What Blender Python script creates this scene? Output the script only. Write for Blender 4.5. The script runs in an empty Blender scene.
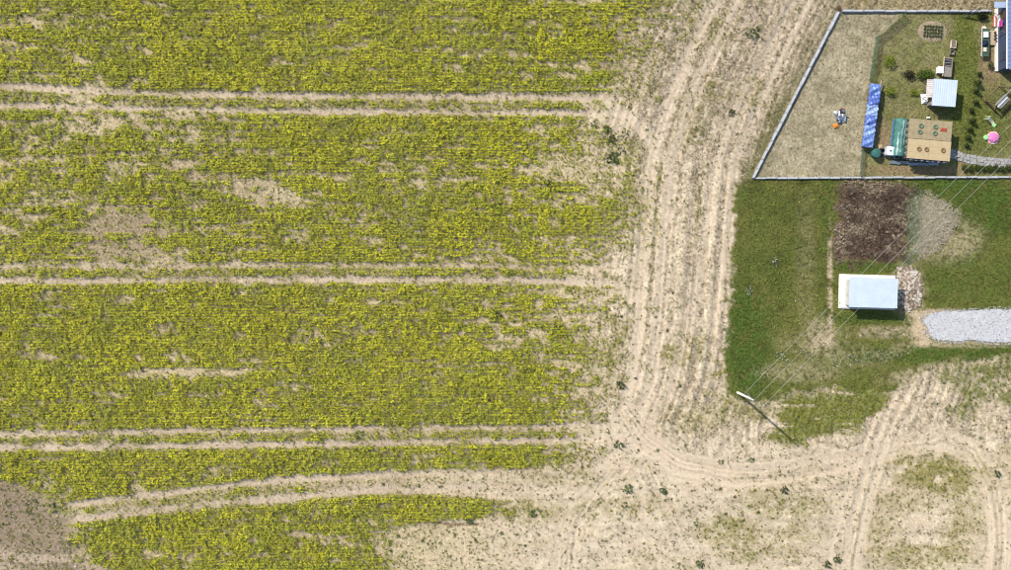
import bpy, math, random
import numpy as np
random.seed(4); RNG = np.random.default_rng(11)
scene = bpy.context.scene
C = scene.collection

# ------------------------------------------------------------------ camera, sky, sun, exposure
S = 0.12            # metres on the ground per photograph pixel
H = 131.6           # flying height of the drone
CX, CY = 505.5, 285.0
cam_d = bpy.data.cameras.new('camera'); cam = bpy.data.objects.new('camera', cam_d); C.objects.link(cam)
cam.location = (0, 0, H); cam.rotation_euler = (0, 0, 0)
cam_d.sensor_width = 36; cam_d.lens = 36 * H / (1011 * S); cam_d.clip_end = 6000; cam_d.clip_start = 0.5
scene.camera = cam
SUN_EL = math.radians(45)
sun_from = (-56, 49)                      # towards the sun on the ground plan (x right, y up)
az = math.atan2(sun_from[0], sun_from[1])  # clockwise from +Y
w = bpy.data.worlds.new('World'); scene.world = w; w.use_nodes = True
nt = w.node_tree; nt.nodes.clear()
sky = nt.nodes.new('ShaderNodeTexSky'); sky.sky_type = 'NISHITA'; sky.sun_disc = False
sky.sun_elevation = SUN_EL; sky.sun_rotation = az
bg = nt.nodes.new('ShaderNodeBackground'); bg.inputs[1].default_value = 0.15
wo = nt.nodes.new('ShaderNodeOutputWorld')
nt.links.new(sky.outputs[0], bg.inputs[0]); nt.links.new(bg.outputs[0], wo.inputs[0])
sl = bpy.data.lights.new('sun', 'SUN'); sl.energy = 3.8; sl.angle = math.radians(0.53); sl.color = (1, 0.95, 0.87)
so = bpy.data.objects.new('sun', sl); C.objects.link(so)
so.rotation_euler = (math.pi / 2 - SUN_EL, 0, math.pi - az)
so.location = (-40, 35, 60)
vs = scene.view_settings
vs.view_transform = 'Standard'; vs.look = 'None'; vs.gamma = 1; vs.use_curve_mapping = False; vs.exposure = 0.6
scene.cycles.filter_width = 1.1

# ------------------------------------------------------------------ helpers
def P(px, py, z=0.0):
    k = (H - z) / H
    return ((px - CX) * S * k, (CY - py) * S * k, z)
def lin(r, g, b):
    f = lambda v: (v / 255 / 12.92) if v / 255 <= 0.04045 else ((v / 255 + 0.055) / 1.055) ** 2.4
    return np.array([f(r), f(g), f(b)])
KEX = 1.75
def A(r, g, b): return lin(r, g, b) / KEX          # seen colour -> base colour

def ss(a, b, x):
    t = np.clip((x - a) / (b - a), 0, 1); return t * t * (3 - 2 * t)
_tab = {}
def vnoise(x, y, seed):
    if seed not in _tab: _tab[seed] = np.random.default_rng(seed).random((256, 256))
    T = _tab[seed]
    xi = np.floor(x).astype(np.int64); yi = np.floor(y).astype(np.int64)
    fx = x - xi; fy = y - yi; fx = fx * fx * (3 - 2 * fx); fy = fy * fy * (3 - 2 * fy)
    x0 = xi & 255; x1 = (xi + 1) & 255; y0 = yi & 255; y1 = (yi + 1) & 255
    return (T[y0, x0] * (1 - fx) + T[y0, x1] * fx) * (1 - fy) + (T[y1, x0] * (1 - fx) + T[y1, x1] * fx) * fy
def fbm(x, y, seed, o=3):
    s = 0; a = 1; t = 0
    for i in range(o):
        s = s + a * vnoise(x * 2 ** i + 17.3 * i, y * 2 ** i + 9.1 * i, seed + i); t += a; a *= 0.55
    return s / t
def pdist(x, y, pts):
    d = np.full(x.shape, 1e9)
    for (x0, y0), (x1, y1) in zip(pts[:-1], pts[1:]):
        dx, dy = x1 - x0, y1 - y0; t = np.clip(((x - x0) * dx + (y - y0) * dy) / (dx * dx + dy * dy), 0, 1)
        d = np.minimum(d, np.hypot(x - x0 - t * dx, y - y0 - t * dy))
    return d
def inpoly(x, y, pts):
    r = np.zeros(x.shape, bool); n = len(pts)
    for i in range(n):
        x0, y0 = pts[i]; x1, y1 = pts[(i + 1) % n]
        if y0 == y1: continue
        c = ((y0 > y) != (y1 > y)) & (x < (x1 - x0) * (y - y0) / (y1 - y0) + x0); r ^= c
    return r
def spoly(x, y, pts, soft):
    d = pdist(x, y, pts + [pts[0]]); sg = np.where(inpoly(x, y, pts), d, -d)
    return ss(-soft, soft, sg)
def blob(x, y, cx, cy, rx, ry, ang=0, soft=0.5):
    a = math.radians(ang); dx = x - cx; dy = y - cy
    u = (dx * math.cos(a) + dy * math.sin(a)) / rx; v = (-dx * math.sin(a) + dy * math.cos(a)) / ry
    return ss(1 + soft, 1 - soft, np.hypot(u, v))

# ------------------------------------------------------------------ materials
def mat_new(name):
    m = bpy.data.materials.new(name); m.use_nodes = True
    return m, m.node_tree, m.node_tree.nodes['Principled BSDF']
def mat(name, col, rough=0.7, metal=0.0, var=0.25, scale=3.0, bump=0.0, spec=0.3, stripes=None):
    m, t, b = mat_new(name)
    tc = t.nodes.new('ShaderNodeTexCoord')
    n = t.nodes.new('ShaderNodeTexNoise'); n.inputs['Scale'].default_value = scale; n.inputs['Detail'].default_value = 6
    n.inputs['Roughness'].default_value = 0.65
    t.links.new(tc.outputs['Object'], n.inputs['Vector'])
    mr = t.nodes.new('ShaderNodeMapRange'); mr.inputs[1].default_value = 0.3; mr.inputs[2].default_value = 0.7
    mr.inputs[3].default_value = 1 - var; mr.inputs[4].default_value = 1 + var
    t.links.new(n.outputs[0], mr.inputs[0])
    mx = t.nodes.new('ShaderNodeMix'); mx.data_type = 'RGBA'; mx.blend_type = 'MULTIPLY'; mx.inputs[0].default_value = 1
    mx.inputs[6].default_value = (*col, 1)
    t.links.new(mr.outputs[0], mx.inputs[7]); t.links.new(mx.outputs[2], b.inputs['Base Color'])
    b.inputs['Roughness'].default_value = rough; b.inputs['Metallic'].default_value = metal
    b.inputs['Specular IOR Level'].default_value = spec
    if bump:
        bn = t.nodes.new('ShaderNodeBump'); bn.inputs['Strength'].default_value = bump; bn.inputs['Distance'].default_value = 0.05
        t.links.new(n.outputs[0], bn.inputs['Height']); t.links.new(bn.outputs[0], b.inputs['Normal'])
    return m
def mat_attr(name, rough=0.9, transl=0.0, var=0.2, scale=6.0, bump=0.0, lo=.28):
    m, t, b = mat_new(name)
    at = t.nodes.new('ShaderNodeAttribute'); at.attribute_name = 'col'
    tc = t.nodes.new('ShaderNodeTexCoord')
    n = t.nodes.new('ShaderNodeTexNoise'); n.inputs['Scale'].default_value = scale; n.inputs['Detail'].default_value = 8
    n.inputs['Roughness'].default_value = 0.7
    t.links.new(tc.outputs['Object'], n.inputs['Vector'])
    mr = t.nodes.new('ShaderNodeMapRange'); mr.inputs[1].default_value = lo; mr.inputs[2].default_value = 1 - lo
    mr.inputs[3].default_value = 1 - var; mr.inputs[4].default_value = 1 + var
    t.links.new(n.outputs[0], mr.inputs[0])
    mx = t.nodes.new('ShaderNodeMix'); mx.data_type = 'RGBA'; mx.blend_type = 'MULTIPLY'; mx.inputs[0].default_value = 1
    t.links.new(at.outputs['Color'], mx.inputs[6]); t.links.new(mr.outputs[0], mx.inputs[7])
    t.links.new(at.outputs['Alpha'], mx.inputs[0])
    b.inputs['Roughness'].default_value = rough; b.inputs['Specular IOR Level'].default_value = 0.15
    t.links.new(mx.outputs[2], b.inputs['Base Color'])
    if bump:
        bn = t.nodes.new('ShaderNodeBump'); bn.inputs['Strength'].default_value = bump; bn.inputs['Distance'].default_value = 0.08
        t.links.new(n.outputs[0], bn.inputs['Height']); t.links.new(bn.outputs[0], b.inputs['Normal'])
    if transl:
        tr = t.nodes.new('ShaderNodeBsdfTranslucent'); ms = t.nodes.new('ShaderNodeMixShader'); ms.inputs[0].default_value = transl
        t.links.new(mx.outputs[2], tr.inputs[0])
        o = t.nodes['Material Output']
        t.links.new(b.outputs[0], ms.inputs[1]); t.links.new(tr.outputs[0], ms.inputs[2]); t.links.new(ms.outputs[0], o.inputs[0])
    return m
M = {}
M['ground'] = mat_attr('ground_earth', 0.95, 0, 0.40, 3.4, 1.0, .36)
M['leaf'] = mat_attr('foliage', 0.75, 0.25, 0.12, 5)
M['straw'] = mat_attr('dry_straw', 0.9, 0.15, 0.15, 5)
M['rock'] = mat_attr('stone', 0.9, 0, 0.25, 5, 0.4)

# ------------------------------------------------------------------ object builders
def tag(o, label=None, cat=None, group=None, kind=None):
    if label: o['label'] = label
    if cat: o['category'] = cat
    if group: o['group'] = group
    if kind: o['kind'] = kind
    return o
def link(name, me, parent=None, loc=None, rz=0):
    o = bpy.data.objects.new(name, me); C.objects.link(o)
    if parent: o.parent = parent
    if loc is not None: o.location = loc
    if rz: o.rotation_euler = (0, 0, rz)
    return o
def thing(name, label, cat, loc, rz=0, group=None):
    return tag(link(name, None, None, loc, rz), label, cat, group)
class MB:
    def __init__(s): s.v = []; s.f = []
    def add(s, v, f):
        n = len(s.v); s.v += [tuple(p) for p in v]; s.f += [tuple(i + n for i in q) for q in f]; return s
    def box(s, c, d, rz=0, taper=1.0, rx=0, ry=0):
        x, y, z = d[0] / 2, d[1] / 2, d[2] / 2; vv = []
        for k, (a, b, e) in enumerate([(-1,-1,-1),(1,-1,-1),(1,1,-1),(-1,1,-1),(-1,-1,1),(1,-1,1),(1,1,1),(-1,1,1)]):
            t = taper if e > 0 else 1
            p = [a * x * t, b * y * t, e * z]
            if rx: p = [p[0], p[1] * math.cos(rx) - p[2] * math.sin(rx), p[1] * math.sin(rx) + p[2] * math.cos(rx)]
            if ry: p = [p[0] * math.cos(ry) + p[2] * math.sin(ry), p[1], -p[0] * math.sin(ry) + p[2] * math.cos(ry)]
            if rz: p = [p[0] * math.cos(rz) - p[1] * math.sin(rz), p[0] * math.sin(rz) + p[1] * math.cos(rz), p[2]]
            vv.append((p[0] + c[0], p[1] + c[1], p[2] + c[2]))
        return s.add(vv, [(3,2,1,0),(4,5,6,7),(0,1,5,4),(1,2,6,5),(2,3,7,6),(3,0,4,7)])
    def tube(s, p0, p1, r0, r1=None, n=8, cap=True):
        r1 = r0 if r1 is None else r1
        a = np.array(p0, float); b = np.array(p1, float); d = (b - a) / np.linalg.norm(b - a)
        u = np.cross(d, (0, 0, 1) if abs(d[2]) < 0.9 else (1, 0, 0)); u /= np.linalg.norm(u); q = np.cross(d, u)
        vv = []
        for c, r in ((a, r0), (b, r1)):
            for i in range(n):
                t = 2 * math.pi * i / n; vv.append(c + r * (math.cos(t) * u + math.sin(t) * q))
        ff = [(i, (i + 1) % n, n + (i + 1) % n, n + i) for i in range(n)]
        if cap: ff += [tuple(range(n - 1, -1, -1)), tuple(range(n, 2 * n))]
        return s.add(vv, ff)
    def lathe(s, prof, n=16, c=(0, 0, 0)):
        vv = []; ff = []
        for r, z in prof:
            for i in range(n):
                t = 2 * math.pi * i / n; vv.append((c[0] + r * math.cos(t), c[1] + r * math.sin(t), c[2] + z))
        m = len(prof)
        for j in range(m - 1):
            for i in range(n): ff.append((j * n + i, j * n + (i + 1) % n, (j + 1) * n + (i + 1) % n, (j + 1) * n + i))
        ff.append(tuple(range((m - 1) * n, m * n))); ff.append(tuple(range(n - 1, -1, -1)))
        return s.add(vv, ff)
    def grid(s, fn, nu, nv):
        vv = [fn(i / nu, j / nv) for i in range(nu + 1) for j in range(nv + 1)]
        ff = [(i * (nv + 1) + j, (i + 1) * (nv + 1) + j, (i + 1) * (nv + 1) + j + 1, i * (nv + 1) + j + 1) for i in range(nu) for j in range(nv)]
        return s.add(vv, ff)
    def mesh(s, name, m, smooth=False):
        me = bpy.data.meshes.new(name); me.from_pydata(s.v, [], s.f); me.materials.append(m)
        if smooth: me.polygons.foreach_set('use_smooth', [True] * len(me.polygons))
        me.update(); return me
    def build(s, name, m, parent=None, loc=None, rz=0, smooth=False, thick=0, bevel=0):
        o = link(name, s.mesh(name, m, smooth), parent, loc, rz)
        if thick: md = o.modifiers.new('thickness', 'SOLIDIFY'); md.thickness = thick; md.offset = -1
        if bevel: md = o.modifiers.new('bevel', 'BEVEL'); md.width = bevel; md.segments = 2; md.limit_method = 'ANGLE'
        return o
def np_mesh(name, V, nper, col, m):
    """V (n, nper, 3): n separate polygons of nper corners, one colour each"""
    n = len(V); me = bpy.data.meshes.new(name)
    me.vertices.add(n * nper); me.vertices.foreach_set('co', V.reshape(-1).astype(np.float32))
    me.loops.add(n * nper); me.loops.foreach_set('vertex_index', np.arange(n * nper, dtype=np.int32))
    me.polygons.add(n); me.polygons.foreach_set('loop_start', np.arange(0, n * nper, nper, dtype=np.int32))
    at = me.attributes.new('col', 'FLOAT_COLOR', 'POINT')
    cc = np.ones((n, nper, 4), np.float32); cc[:, :, :3] = col[:, None, :]
    at.data.foreach_set('color', cc.reshape(-1)); me.update(calc_edges=True); me.materials.append(m)
    return me
def leaves(Cn, L, W, tilt, rng=RNG):
    """leaf-shaped quads at centres Cn; tilt 0 = flat, 1 = any direction"""
    n = len(Cn); a = rng.random(n) * 2 * math.pi; ph = (rng.random(n) - 0.5) * math.pi * tilt
    u = np.stack([np.cos(a) * np.cos(ph), np.sin(a) * np.cos(ph), np.sin(ph)], 1)
    b = rng.random(n) * 2 * math.pi
    r = np.stack([np.cos(b) * 0.55 * tilt, np.sin(b) * 0.55 * tilt, np.ones(n)], 1)
    v = np.cross(r, u); v /= np.linalg.norm(v, axis=1)[:, None] + 1e-9
    L = np.broadcast_to(L, n)[:, None] / 2; W = np.broadcast_to(W, n)[:, None] / 2
    return np.stack([Cn - u * L, Cn + v * W + u * L * 0.15, Cn + u * L, Cn - v * W + u * L * 0.15], 1)
def jit_col(base, n, s, rng=RNG):
    k = 1 + s * (rng.random((n, 1)) - 0.5) * 2
    return np.clip(np.asarray(base) * k * (1 + 0.12 * (rng.random((n, 3)) - 0.5)), 0.004, 0.9)

# ------------------------------------------------------------------ the plan of the place (photograph pixels)
RUTS = [  # xs, ys, half width, strength
    ([-60, 0, 60, 130, 200, 510, 640], [84, 86, 89, 92, 94.5, 97, 99], 3.2, 1.0),
    ([-60, 0, 130, 250, 510, 640], [104, 105.5, 108.5, 110.5, 112.5, 113], 2.6, 1.0),
    ([-60, 0, 250, 510, 640], [266, 266, 264.5, 265.5, 267], 2.0, 0.75),
    ([-60, 0, 100, 250, 510, 640], [281, 281, 280, 279, 280, 283], 2.8, 1.0),
    ([-60, 0, 250, 510, 620], [435, 434, 429, 427, 424], 2.4, 0.95),
    ([-60, 0, 300, 450, 560, 620], [449, 447.5, 444, 441.5, 440, 436], 2.8, 1.0),
    ([60, 69, 143, 250, 317, 379, 510], [507, 504, 495.5, 482, 477.5, 473.5, 471], 3.0, 1.0),
    ([60, 80, 179, 298, 353, 508], [520, 518, 507, 496.5, 490.5, 486], 3.4, 1.0)]
BARE = [  # cx cy rx ry angle strength
    (122, 232, 40, 36, 0, 1.0), (110, 124, 130, 13, 0, .55), (200, 138, 70, 16, 8, .75), (238, 186, 68, 15, 17, 1.0), (50, 203, 32, 6, 3, .9),
    (178, 372, 62, 4.5, 0, 1.3), (28, 352, 36, 5, 8, .75), (60, 25, 50, 4, 0, .6), (30, 45, 55, 5, 0, .55), (40, 75, 90, 9, 2, .5),
    (400, 178, 110, 4, 0, .6), (480, 250, 26, 26, 0, .55), (480, 162, 50, 5, 3, .5), (478, 305, 26, 22, 0, .6), (455, 338, 20, 6, 0, .7), (515, 330, 30, 14, 0, .5),
    (567, 320, 50, 7, 0, .8), (595, 345, 18, 46, 0, .35), (575, 362, 35, 8, 0, .45), (575, 240, 60, 6, 0, .6), (555, 165, 60, 7, 4, .55), (600, 172, 30, 26, 0, .4),
    (560, 203, 45, 5, 5, .5), (575, 300, 40, 8, 0, .5), (580, 60, 90, 8, 4, .5), (640, 48, 22, 26, 0, .6), (600, 70, 40, 12, 0, .5), (130, 355, 50, 5, 0, .5), (120, 300, 25, 10, 0, .4),
    (400, 460, 30, 8, 0, .6), (85, 465, 60, 3, 4, .6), (300, 370, 30, 4, 0, .4), (60, 160, 70, 6, 0, .35), (140, 168, 40, 7, 0, .4), (20, 130, 40, 14, 0, .5), (110, 262, 110, 6, 0, .5), (120, 520, 12, 5, 0, .6), (320, 535, 45, 6, 12, .5)]
TRACKS = [  # polyline, half width, strength : bare wheel tracks on the headland
    ([(735, -60), (715, 0), (692, 50), (668, 105), (652, 160), (646, 220), (640, 280), (640, 330), (634, 385), (618, 425), (585, 441)], 6, .8),
    ([(752, -60), (740, 0), (716, 50), (690, 105), (672, 160), (666, 220), (660, 290), (658, 340), (650, 390), (636, 430), (600, 470)], 5, .7),
    ([(812, -60), (794, 0), (764, 60), (734, 120), (715, 180), (704, 250), (690, 330), (668, 390), (648, 430)], 5, .55),
    ([(826, -60), (812, 0), (786, 50), (756, 110), (733, 170), (728, 250), (712, 330)], 4, .6),
    ([(628, 405), (648, 434), (682, 457), (735, 468), (790, 465), (850, 454), (905, 439), (945, 432), (982, 446), (1004, 486), (1010, 530), (1005, 640)], 4.5, .62),
    ([(625, 415), (646, 450), (675, 472), (735, 484), (792, 480), (850, 467), (905, 452), (942, 446), (966, 458), (986, 492), (992, 530), (985, 640)], 4.5, .7),
    ([(640, 432), (665, 455), (690, 468), (735, 477)], 7, .7), ([(840, 462), (905, 446), (945, 440), (975, 455), (994, 492), (1000, 540)], 5, .5),
    ([(560, 415), (600, 437), (630, 440), (655, 455)], 7, .8),
    ([(560, 97), (610, 106), (640, 125), (655, 150)], 6, .8), ([(560, 113), (600, 118), (640, 128)], 4, .6),
    ([(540, 265), (600, 268), (640, 260)], 5, .7), ([(540, 282), (600, 284), (640, 300)], 6, .8),
    ([(900, 385), (876, 440), (857, 500), (845, 560), (840, 640)], 2.4, .9), ([(912, 385), (886, 440), (868, 500), (856, 560), (851, 640)], 2.2, .9),
    ([(890, 390), (866, 440), (842, 505), (829, 560), (825, 640)], 2.2, .8), ([(938, 385), (902, 425), (880, 470), (868, 520), (861, 570)], 2.2, .7),
    ([(625, 470), (590, 500), (576, 530), (573, 570), (575, 640)], 1.8, .8), ([(610, 478), (572, 505), (560, 535), (556, 570)], 1.8, .7), ([(600, 472), (562, 510), (552, 570)], 1.4, .6),
    ([(640, 490), (648, 530), (660, 570)], 2, .6), ([(655, 480), (672, 520), (690, 555), (700, 600)], 1.8, .6), ([(664, 470), (690, 500), (720, 540), (760, 575)], 1.8, .5), ([(625, 520), (650, 545), (700, 552), (760, 548)], 1.6, .4)]
ISLES = [  # green-yellow grass on the headland: cx cy rx ry angle strength
    (945, 475, 52, 20, 2, .95), (985, 462, 20, 10, 30, .4), (728, 532, 30, 17, 10, .75), (745, 553, 14, 10, 0, .6), (900, 505, 30, 12, 0, .4), (920, 556, 55, 12, 0, .6), (880, 530, 16, 10, 0, .5), (965, 530, 25, 20, -30, .5),
    (790, 530, 35, 10, 0, .45), (785, 505, 45, 12, 0, .5), (674, 352, 12, 12, 0, .65), (716, 371, 9, 10, 0, 1.0), (697, 345, 12, 10, 0, .5), (760, 552, 45, 8, 0, .4), (700, 420, 30, 16, 0, .4), (722, 405, 16, 12, 0, .65), (750, 412, 16, 8, 0, .7),
    (748, 395, 22, 10, 0, .6), (735, 412, 60, 10, 0, .5), (507, 510, 14, 8, 0, 1.0), (538, 513, 18, 6, 0, .8), (560, 512, 10, 4, 0, .6), (640, 240, 4, 40, 0, .4), (618, 505, 60, 10, 0, .3), (560, 478, 60, 9, 0, .35), (540, 512, 60, 10, 0, .4), (690, 110, 20, 20, 0, .3), (700, 30, 18, 22, -60, .45), (722, 25, 14, 18, 20, .4), (640, 95, 18, 10, 0, .4), (760, 95, 12, 16, 30, .5), (716, 92, 10, 12, 0, .5), (690, 140, 10, 16, 0, .35), (622, 330, 5, 40, 2, .55), (616, 375, 8, 26, 0, .4),
    (640, 150, 10, 10, 0, .5), (630, 190, 6, 20, 0, .5), (655, 215, 4, 60, 3, .35), (700, 210, 5, 40, 3, .3), (980, 500, 22, 12, 30, .35), (1008, 470, 10, 30, 0, .3), (960, 505, 12, 16, -30, .45), (505, 545, 60, 4, 0, .25), (440, 530, 40, 6, 0, .3), (660, 560, 40, 5, 0, .2), (790, 480, 60, 8, -5, .25)]
MEADOW = [(737, 178), (1080, 178), (1080, 352), (1000, 356), (950, 362), (915, 376), (890, 390), (866, 394), (830, 388), (790, 392), (770, 396), (745, 402), (727, 392), (724, 372), (728, 330), (731, 290), (733, 240)]
GREENROWS = [(772, 396), (866, 390), (892, 394), (884, 408), (856, 428), (820, 440), (784, 446), (768, 440), (785, 425), (776, 412)]
GREENEAST = [(952, 362), (1080, 352), (1080, 412), (1010, 408), (985, 402), (965, 420), (948, 416), (962, 396), (936, 378)]
GARDEN = [(842, 12), (1080, 12), (1080, 178), (755, 178)]
INNER = [(905, 12), (1080, 12), (1080, 178), (862, 178), (866, 100), (874, 55), (878, 38)]
DARKBED = [(838, 184), (860, 180), (893, 181), (915, 187), (909, 205), (911, 232), (905, 258), (880, 262), (848, 264), (834, 262), (838, 225)]
HAYPILE = [(905, 206), (911, 192), (926, 193), (945, 204), (958, 213), (957, 226), (945, 236), (935, 250), (916, 258), (905, 262), (909, 240)]
col_soil = A(241, 220, 185); col_pink = A(234, 209, 176); col_straw = A(214, 196, 150); col_brown = A(170, 148, 116); col_under = A(164, 152, 100)
col_grass = A(94, 112, 48); col_gdark = A(66, 92, 38); col_olive = A(134, 128, 72); col_dry = A(172, 156, 122); col_track = A(243, 219, 186); col_yg = A(150, 142, 66)

def plan(px, py):
    """ground colour, height and plant densities at photograph pixels"""
    cx = np.clip(px, -58, 1069); cy = np.clip(py, -58, 628)
    n1 = fbm(px / 62, py / 46, 3); n2 = fbm(px / 15, py / 10, 21); n3 = fbm(px / 42, py / 3.0, 33); n4 = fbm(px / 5, py / 5, 41); n5 = fbm(px / 26, py / 26, 52); n6 = fbm(px / 2.2, py / 2.2, 60, 2)
    # ---- the crop
    xe = np.interp(cy, [-60, 0, 40, 85, 100, 118, 135, 165, 200, 240, 262, 275, 290, 330, 380, 415, 432, 446, 462, 470], [690, 676, 660, 635, 622, 590, 604, 628, 640, 620, 612, 600, 618, 612, 606, 600, 592, 586, 580, 566])
    fr = (n2 - .5) * 46 + (n5 - .5) * 50
    F = ss(xe + 34, xe - 56, cx + fr)
    low_l = np.interp(cy, [455, 472, 485, 500, 520, 545, 570, 628], [-400, -30, 28, 52, 66, 78, 96, 120])
    low_r = np.interp(cy, [464, 471, 478, 487, 494, 500, 516, 524, 531, 545, 628], [575, 470, 330, 318, 430, 510, 505, 410, 385, 388, 410])
    lowm = ss(low_l - 12, low_l + 12, cx + (n2 - .5) * 40) * ss(low_r + 12, low_r - 24, cx + (n2 - .5) * 50)
    F = F * np.where(cy > 462, lowm, 1) if np.ndim(cy) else F
    sp = 0.26 * ss(440, 620, cx + 60 * (n5 - .5)) * ss(90, 118, cy) + 0.22 * ss(480, 640, cx)
    bare = np.zeros_like(cx)
    for b in BARE: bare = np.maximum(bare, b[5] * blob(cx + (n2 - .5) * 26, cy + (n4 - .5) * 8, *b[:5]))
    sp = sp + bare
    v = .48 * n3 + .30 * n2 + .22 * n1
    thr = .372 + .18 * sp + .035 * blob(cx, cy, 90, 185, 180, 80) + .03 * ss(.5, .6, n1)
    dens = F * np.clip(ss(thr - .13, thr + .10, v + .34 * (n4 - .5)) + .16 * ss(.4, .6, n4) * (sp < .75), 0, 1)
    rut = np.zeros_like(cx)
    for xs, ys, hw, st in RUTS:
        yr = np.interp(cx, xs, ys) + (fbm(px / 9, py * 0 + ys[0], 71) - .5) * 2.4
        wv = hw * (.55 + .9 * fbm(px / 24, py * 0 + ys[0], 72))
        m = st * np.clip(.35 + 1.1 * fbm(px / 33, py * 0 + ys[0], 74), .4, 1) * ss(wv + 2.2, wv - 1.4, np.abs(cy - yr) + (n4 - .5) * 2.5) * ss(xs[0] - 1, xs[0] + 12, cx) * ss(xs[-1], xs[-1] - 30, cx)
        rut = np.maximum(rut, m)
    dens = dens * (1 - np.clip(rut * 1.15, 0, 1))
    rutgap = np.zeros_like(cx)          # thin crop between the wheels of the tramlines
    for a, b, st in ((0, 1, .35), (2, 3, .3), (4, 5, .4), (6, 7, .55)):
        y0 = np.interp(cx, RUTS[a][0], RUTS[a][1]); y1 = np.interp(cx, RUTS[b][0], RUTS[b][1])
        rutgap = np.maximum(rutgap, st * ((cy > y0) & (cy < y1)) * (cx < 590) * (n2 > .45))
    dens = dens * (1 - rutgap)
    # ---- the sandy headland
    trk = np.zeros_like(cx)
    for pts, hw, st in TRACKS:
        jt = 8 if hw > 3 else 1.6
        trk = np.maximum(trk, st * ss(hw + (4 if hw > 3 else 1.4), hw - (3 if hw > 3 else 1), pdist(cx + (n4 - .5) * jt, cy + (n4 - .5) * jt + (n2 - .5) * jt * .6, pts)) * (1 if hw > 3 else .45 + .8 * n2))
    isl = np.zeros_like(cx)
    for b in ISLES: isl = np.maximum(isl, b[5] * blob(cx + (n2 - .5) * 34, cy + (n2 - .5) * 22, *b[:5]))
    isl = isl * ss(.3, .6, n4 * .6 + n2 * .4 + .08) * (1 - trk * .8)
    fe = 753 + (838 - 753) * (178 - cy) / 166          # the west garden fence as x of y
    top = ss(240, 60, cy) * ss(600, 660, cx)
    xpath = np.interp(cy, [-60, 0, 50, 105, 160, 220, 280, 330, 385, 425], [760, 742, 716, 692, 674, 668, 664, 660, 650, 634])
    vert = np.clip(fbm((px - xpath) / 3.0, py / 260, 81, 2) * 2.5 - .75, 0, 1); hor = fbm(px / 50, py / 4, 83)
    south = ss(425, 470, cy) * ss(380, 480, cx)
    hor2 = fbm(px / 70, py / 3.4, 88)
    streak = vert * (1 - south) + (.5 * hor + .5 * hor2) * south
    for pts, rad in (([(625, 410), (648, 442), (680, 464), (735, 476), (790, 472), (850, 460), (905, 446), (945, 439), (974, 452), (995, 490), (1001, 530), (995, 640)], 22), ([(905, 385), (880, 440), (862, 500), (850, 560), (845, 640)], 24), ([(620, 470), (586, 505), (570, 535), (564, 580), (566, 640)], 22), ([(650, 470), (672, 520), (700, 580)], 26)):
        d_ = pdist(cx + (n2 - .5) * 3, cy + (n2 - .5) * 3, pts); w_ = ss(rad, rad * .3, d_) * (.9 if rad == 22 and pts[0][1] == 410 else .75 if rad == 24 else .5)
        streak = streak * (1 - w_) + np.clip(fbm(d_ / 2.2, (px + py) / 260, 95, 2) * 3.0 - 1.0, 0, 1) * w_
    col = col_soil[None] * (0.86 + .28 * n5[:, None]) * (0.60 + .72 * streak[:, None])
    k = (ss(.4, .65, n2) * .7)[:, None]; col = col * (1 - k) + col_pink * k
    k = (ss(.42, .62, n4 * .5 + streak * .5) * (.42 + .3 * top - .1 * south))[:, None]; col = col * (1 - k) + A(190, 172, 138) * k
    k = (ss(.47, .60, n6 * .55 + n4 * .45) * (.42 + .36 * top - .28 * south))[:, None]; col = col * (1 - k) + A(138, 122, 88) * k
    k = (top * .38)[:, None]; col = col * (1 - k) + A(178, 160, 136) * k
    k = (np.clip(trk, 0, 1) * .85)[:, None]; col = col * (1 - k) + col_track * (0.84 + .16 * n4[:, None] + .14 * streak[:, None]) * k
    k = (isl * .8)[:, None]; col = col * (1 - k) + col_yg * k
    # field soil
    fs = ss(xe + 30, xe - 60, cx + fr) * np.where(cy > 470, ss(560, 380, cx), 1)
    soil = A(224, 203, 158)[None] * (.72 + .28 * n2[:, None] + .28 * fbm(px / 12, py / 2.4, 58)[:, None])
    kb = (ss(.45, .62, n1 * .6 + n2 * .4) * .6 + blob(cx, cy, 122, 236, 46, 34) * .7)[:, None]; kb = np.clip(kb, 0, .9)
    soil = soil * (1 - kb) + col_brown * kb
    k = (fs * (1 - np.clip(rut, 0, 1) * .9))[:, None]; col = col * (1 - k) + soil * k
    k = (np.clip(rut, 0, 1) * .8 * fs)[:, None]; col = col * (1 - k) + (A(220, 198, 168)[None] * (.72 + .5 * fbm(px / 40, py / 40, 77)[:, None])) * k
    bl = ss(low_l + 18, low_l - 18, cx + (n2 - .5) * 34) * ss(462, 480, cy + (n2 - .5) * 16)
    bl = np.where(cx < 150, bl, 0)
    pal = ss(544, 556, cy + (n2 - .5) * 12) * ss(.3, .6, hor)
    k = (bl * .85)[:, None]; col = col * (1 - k) + (A(150, 130, 108) * (1 - .6 * pal[:, None]) + A(214, 190, 164) * .6 * pal[:, None]) * (.85 + .3 * hor[:, None]) * k
    k = (dens * .8)[:, None]; col = col * (1 - k) + col_under * (.7 + .6 * n4[:, None]) * k
    # dark scraped furrow low in the field
    fd = pdist(cx, cy, [(392, 513), (410, 517), (430, 521), (452, 525), (478, 524)])
    k = (ss(2.2, .6, fd + (n4 - .5)) * .8)[:, None]; col = col * (1 - k) + A(140, 108, 82) * k
    # ---- the meadow to the east
    mw = spoly(cx + (n4 - .5) * 11 + (n2 - .5) * 12, cy + (n4 - .5) * 8 * ss(179, 190, cy) + (n2 - .5) * 10 * ss(185, 220, cy), MEADOW, 3)
    gr = spoly(cx + (n2 - .5) * 22, cy + (n2 - .5) * 12, GREENROWS, 5) * ss(.3, .5, fbm(px / 30, py / 2.6, 85) + .1)
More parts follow.
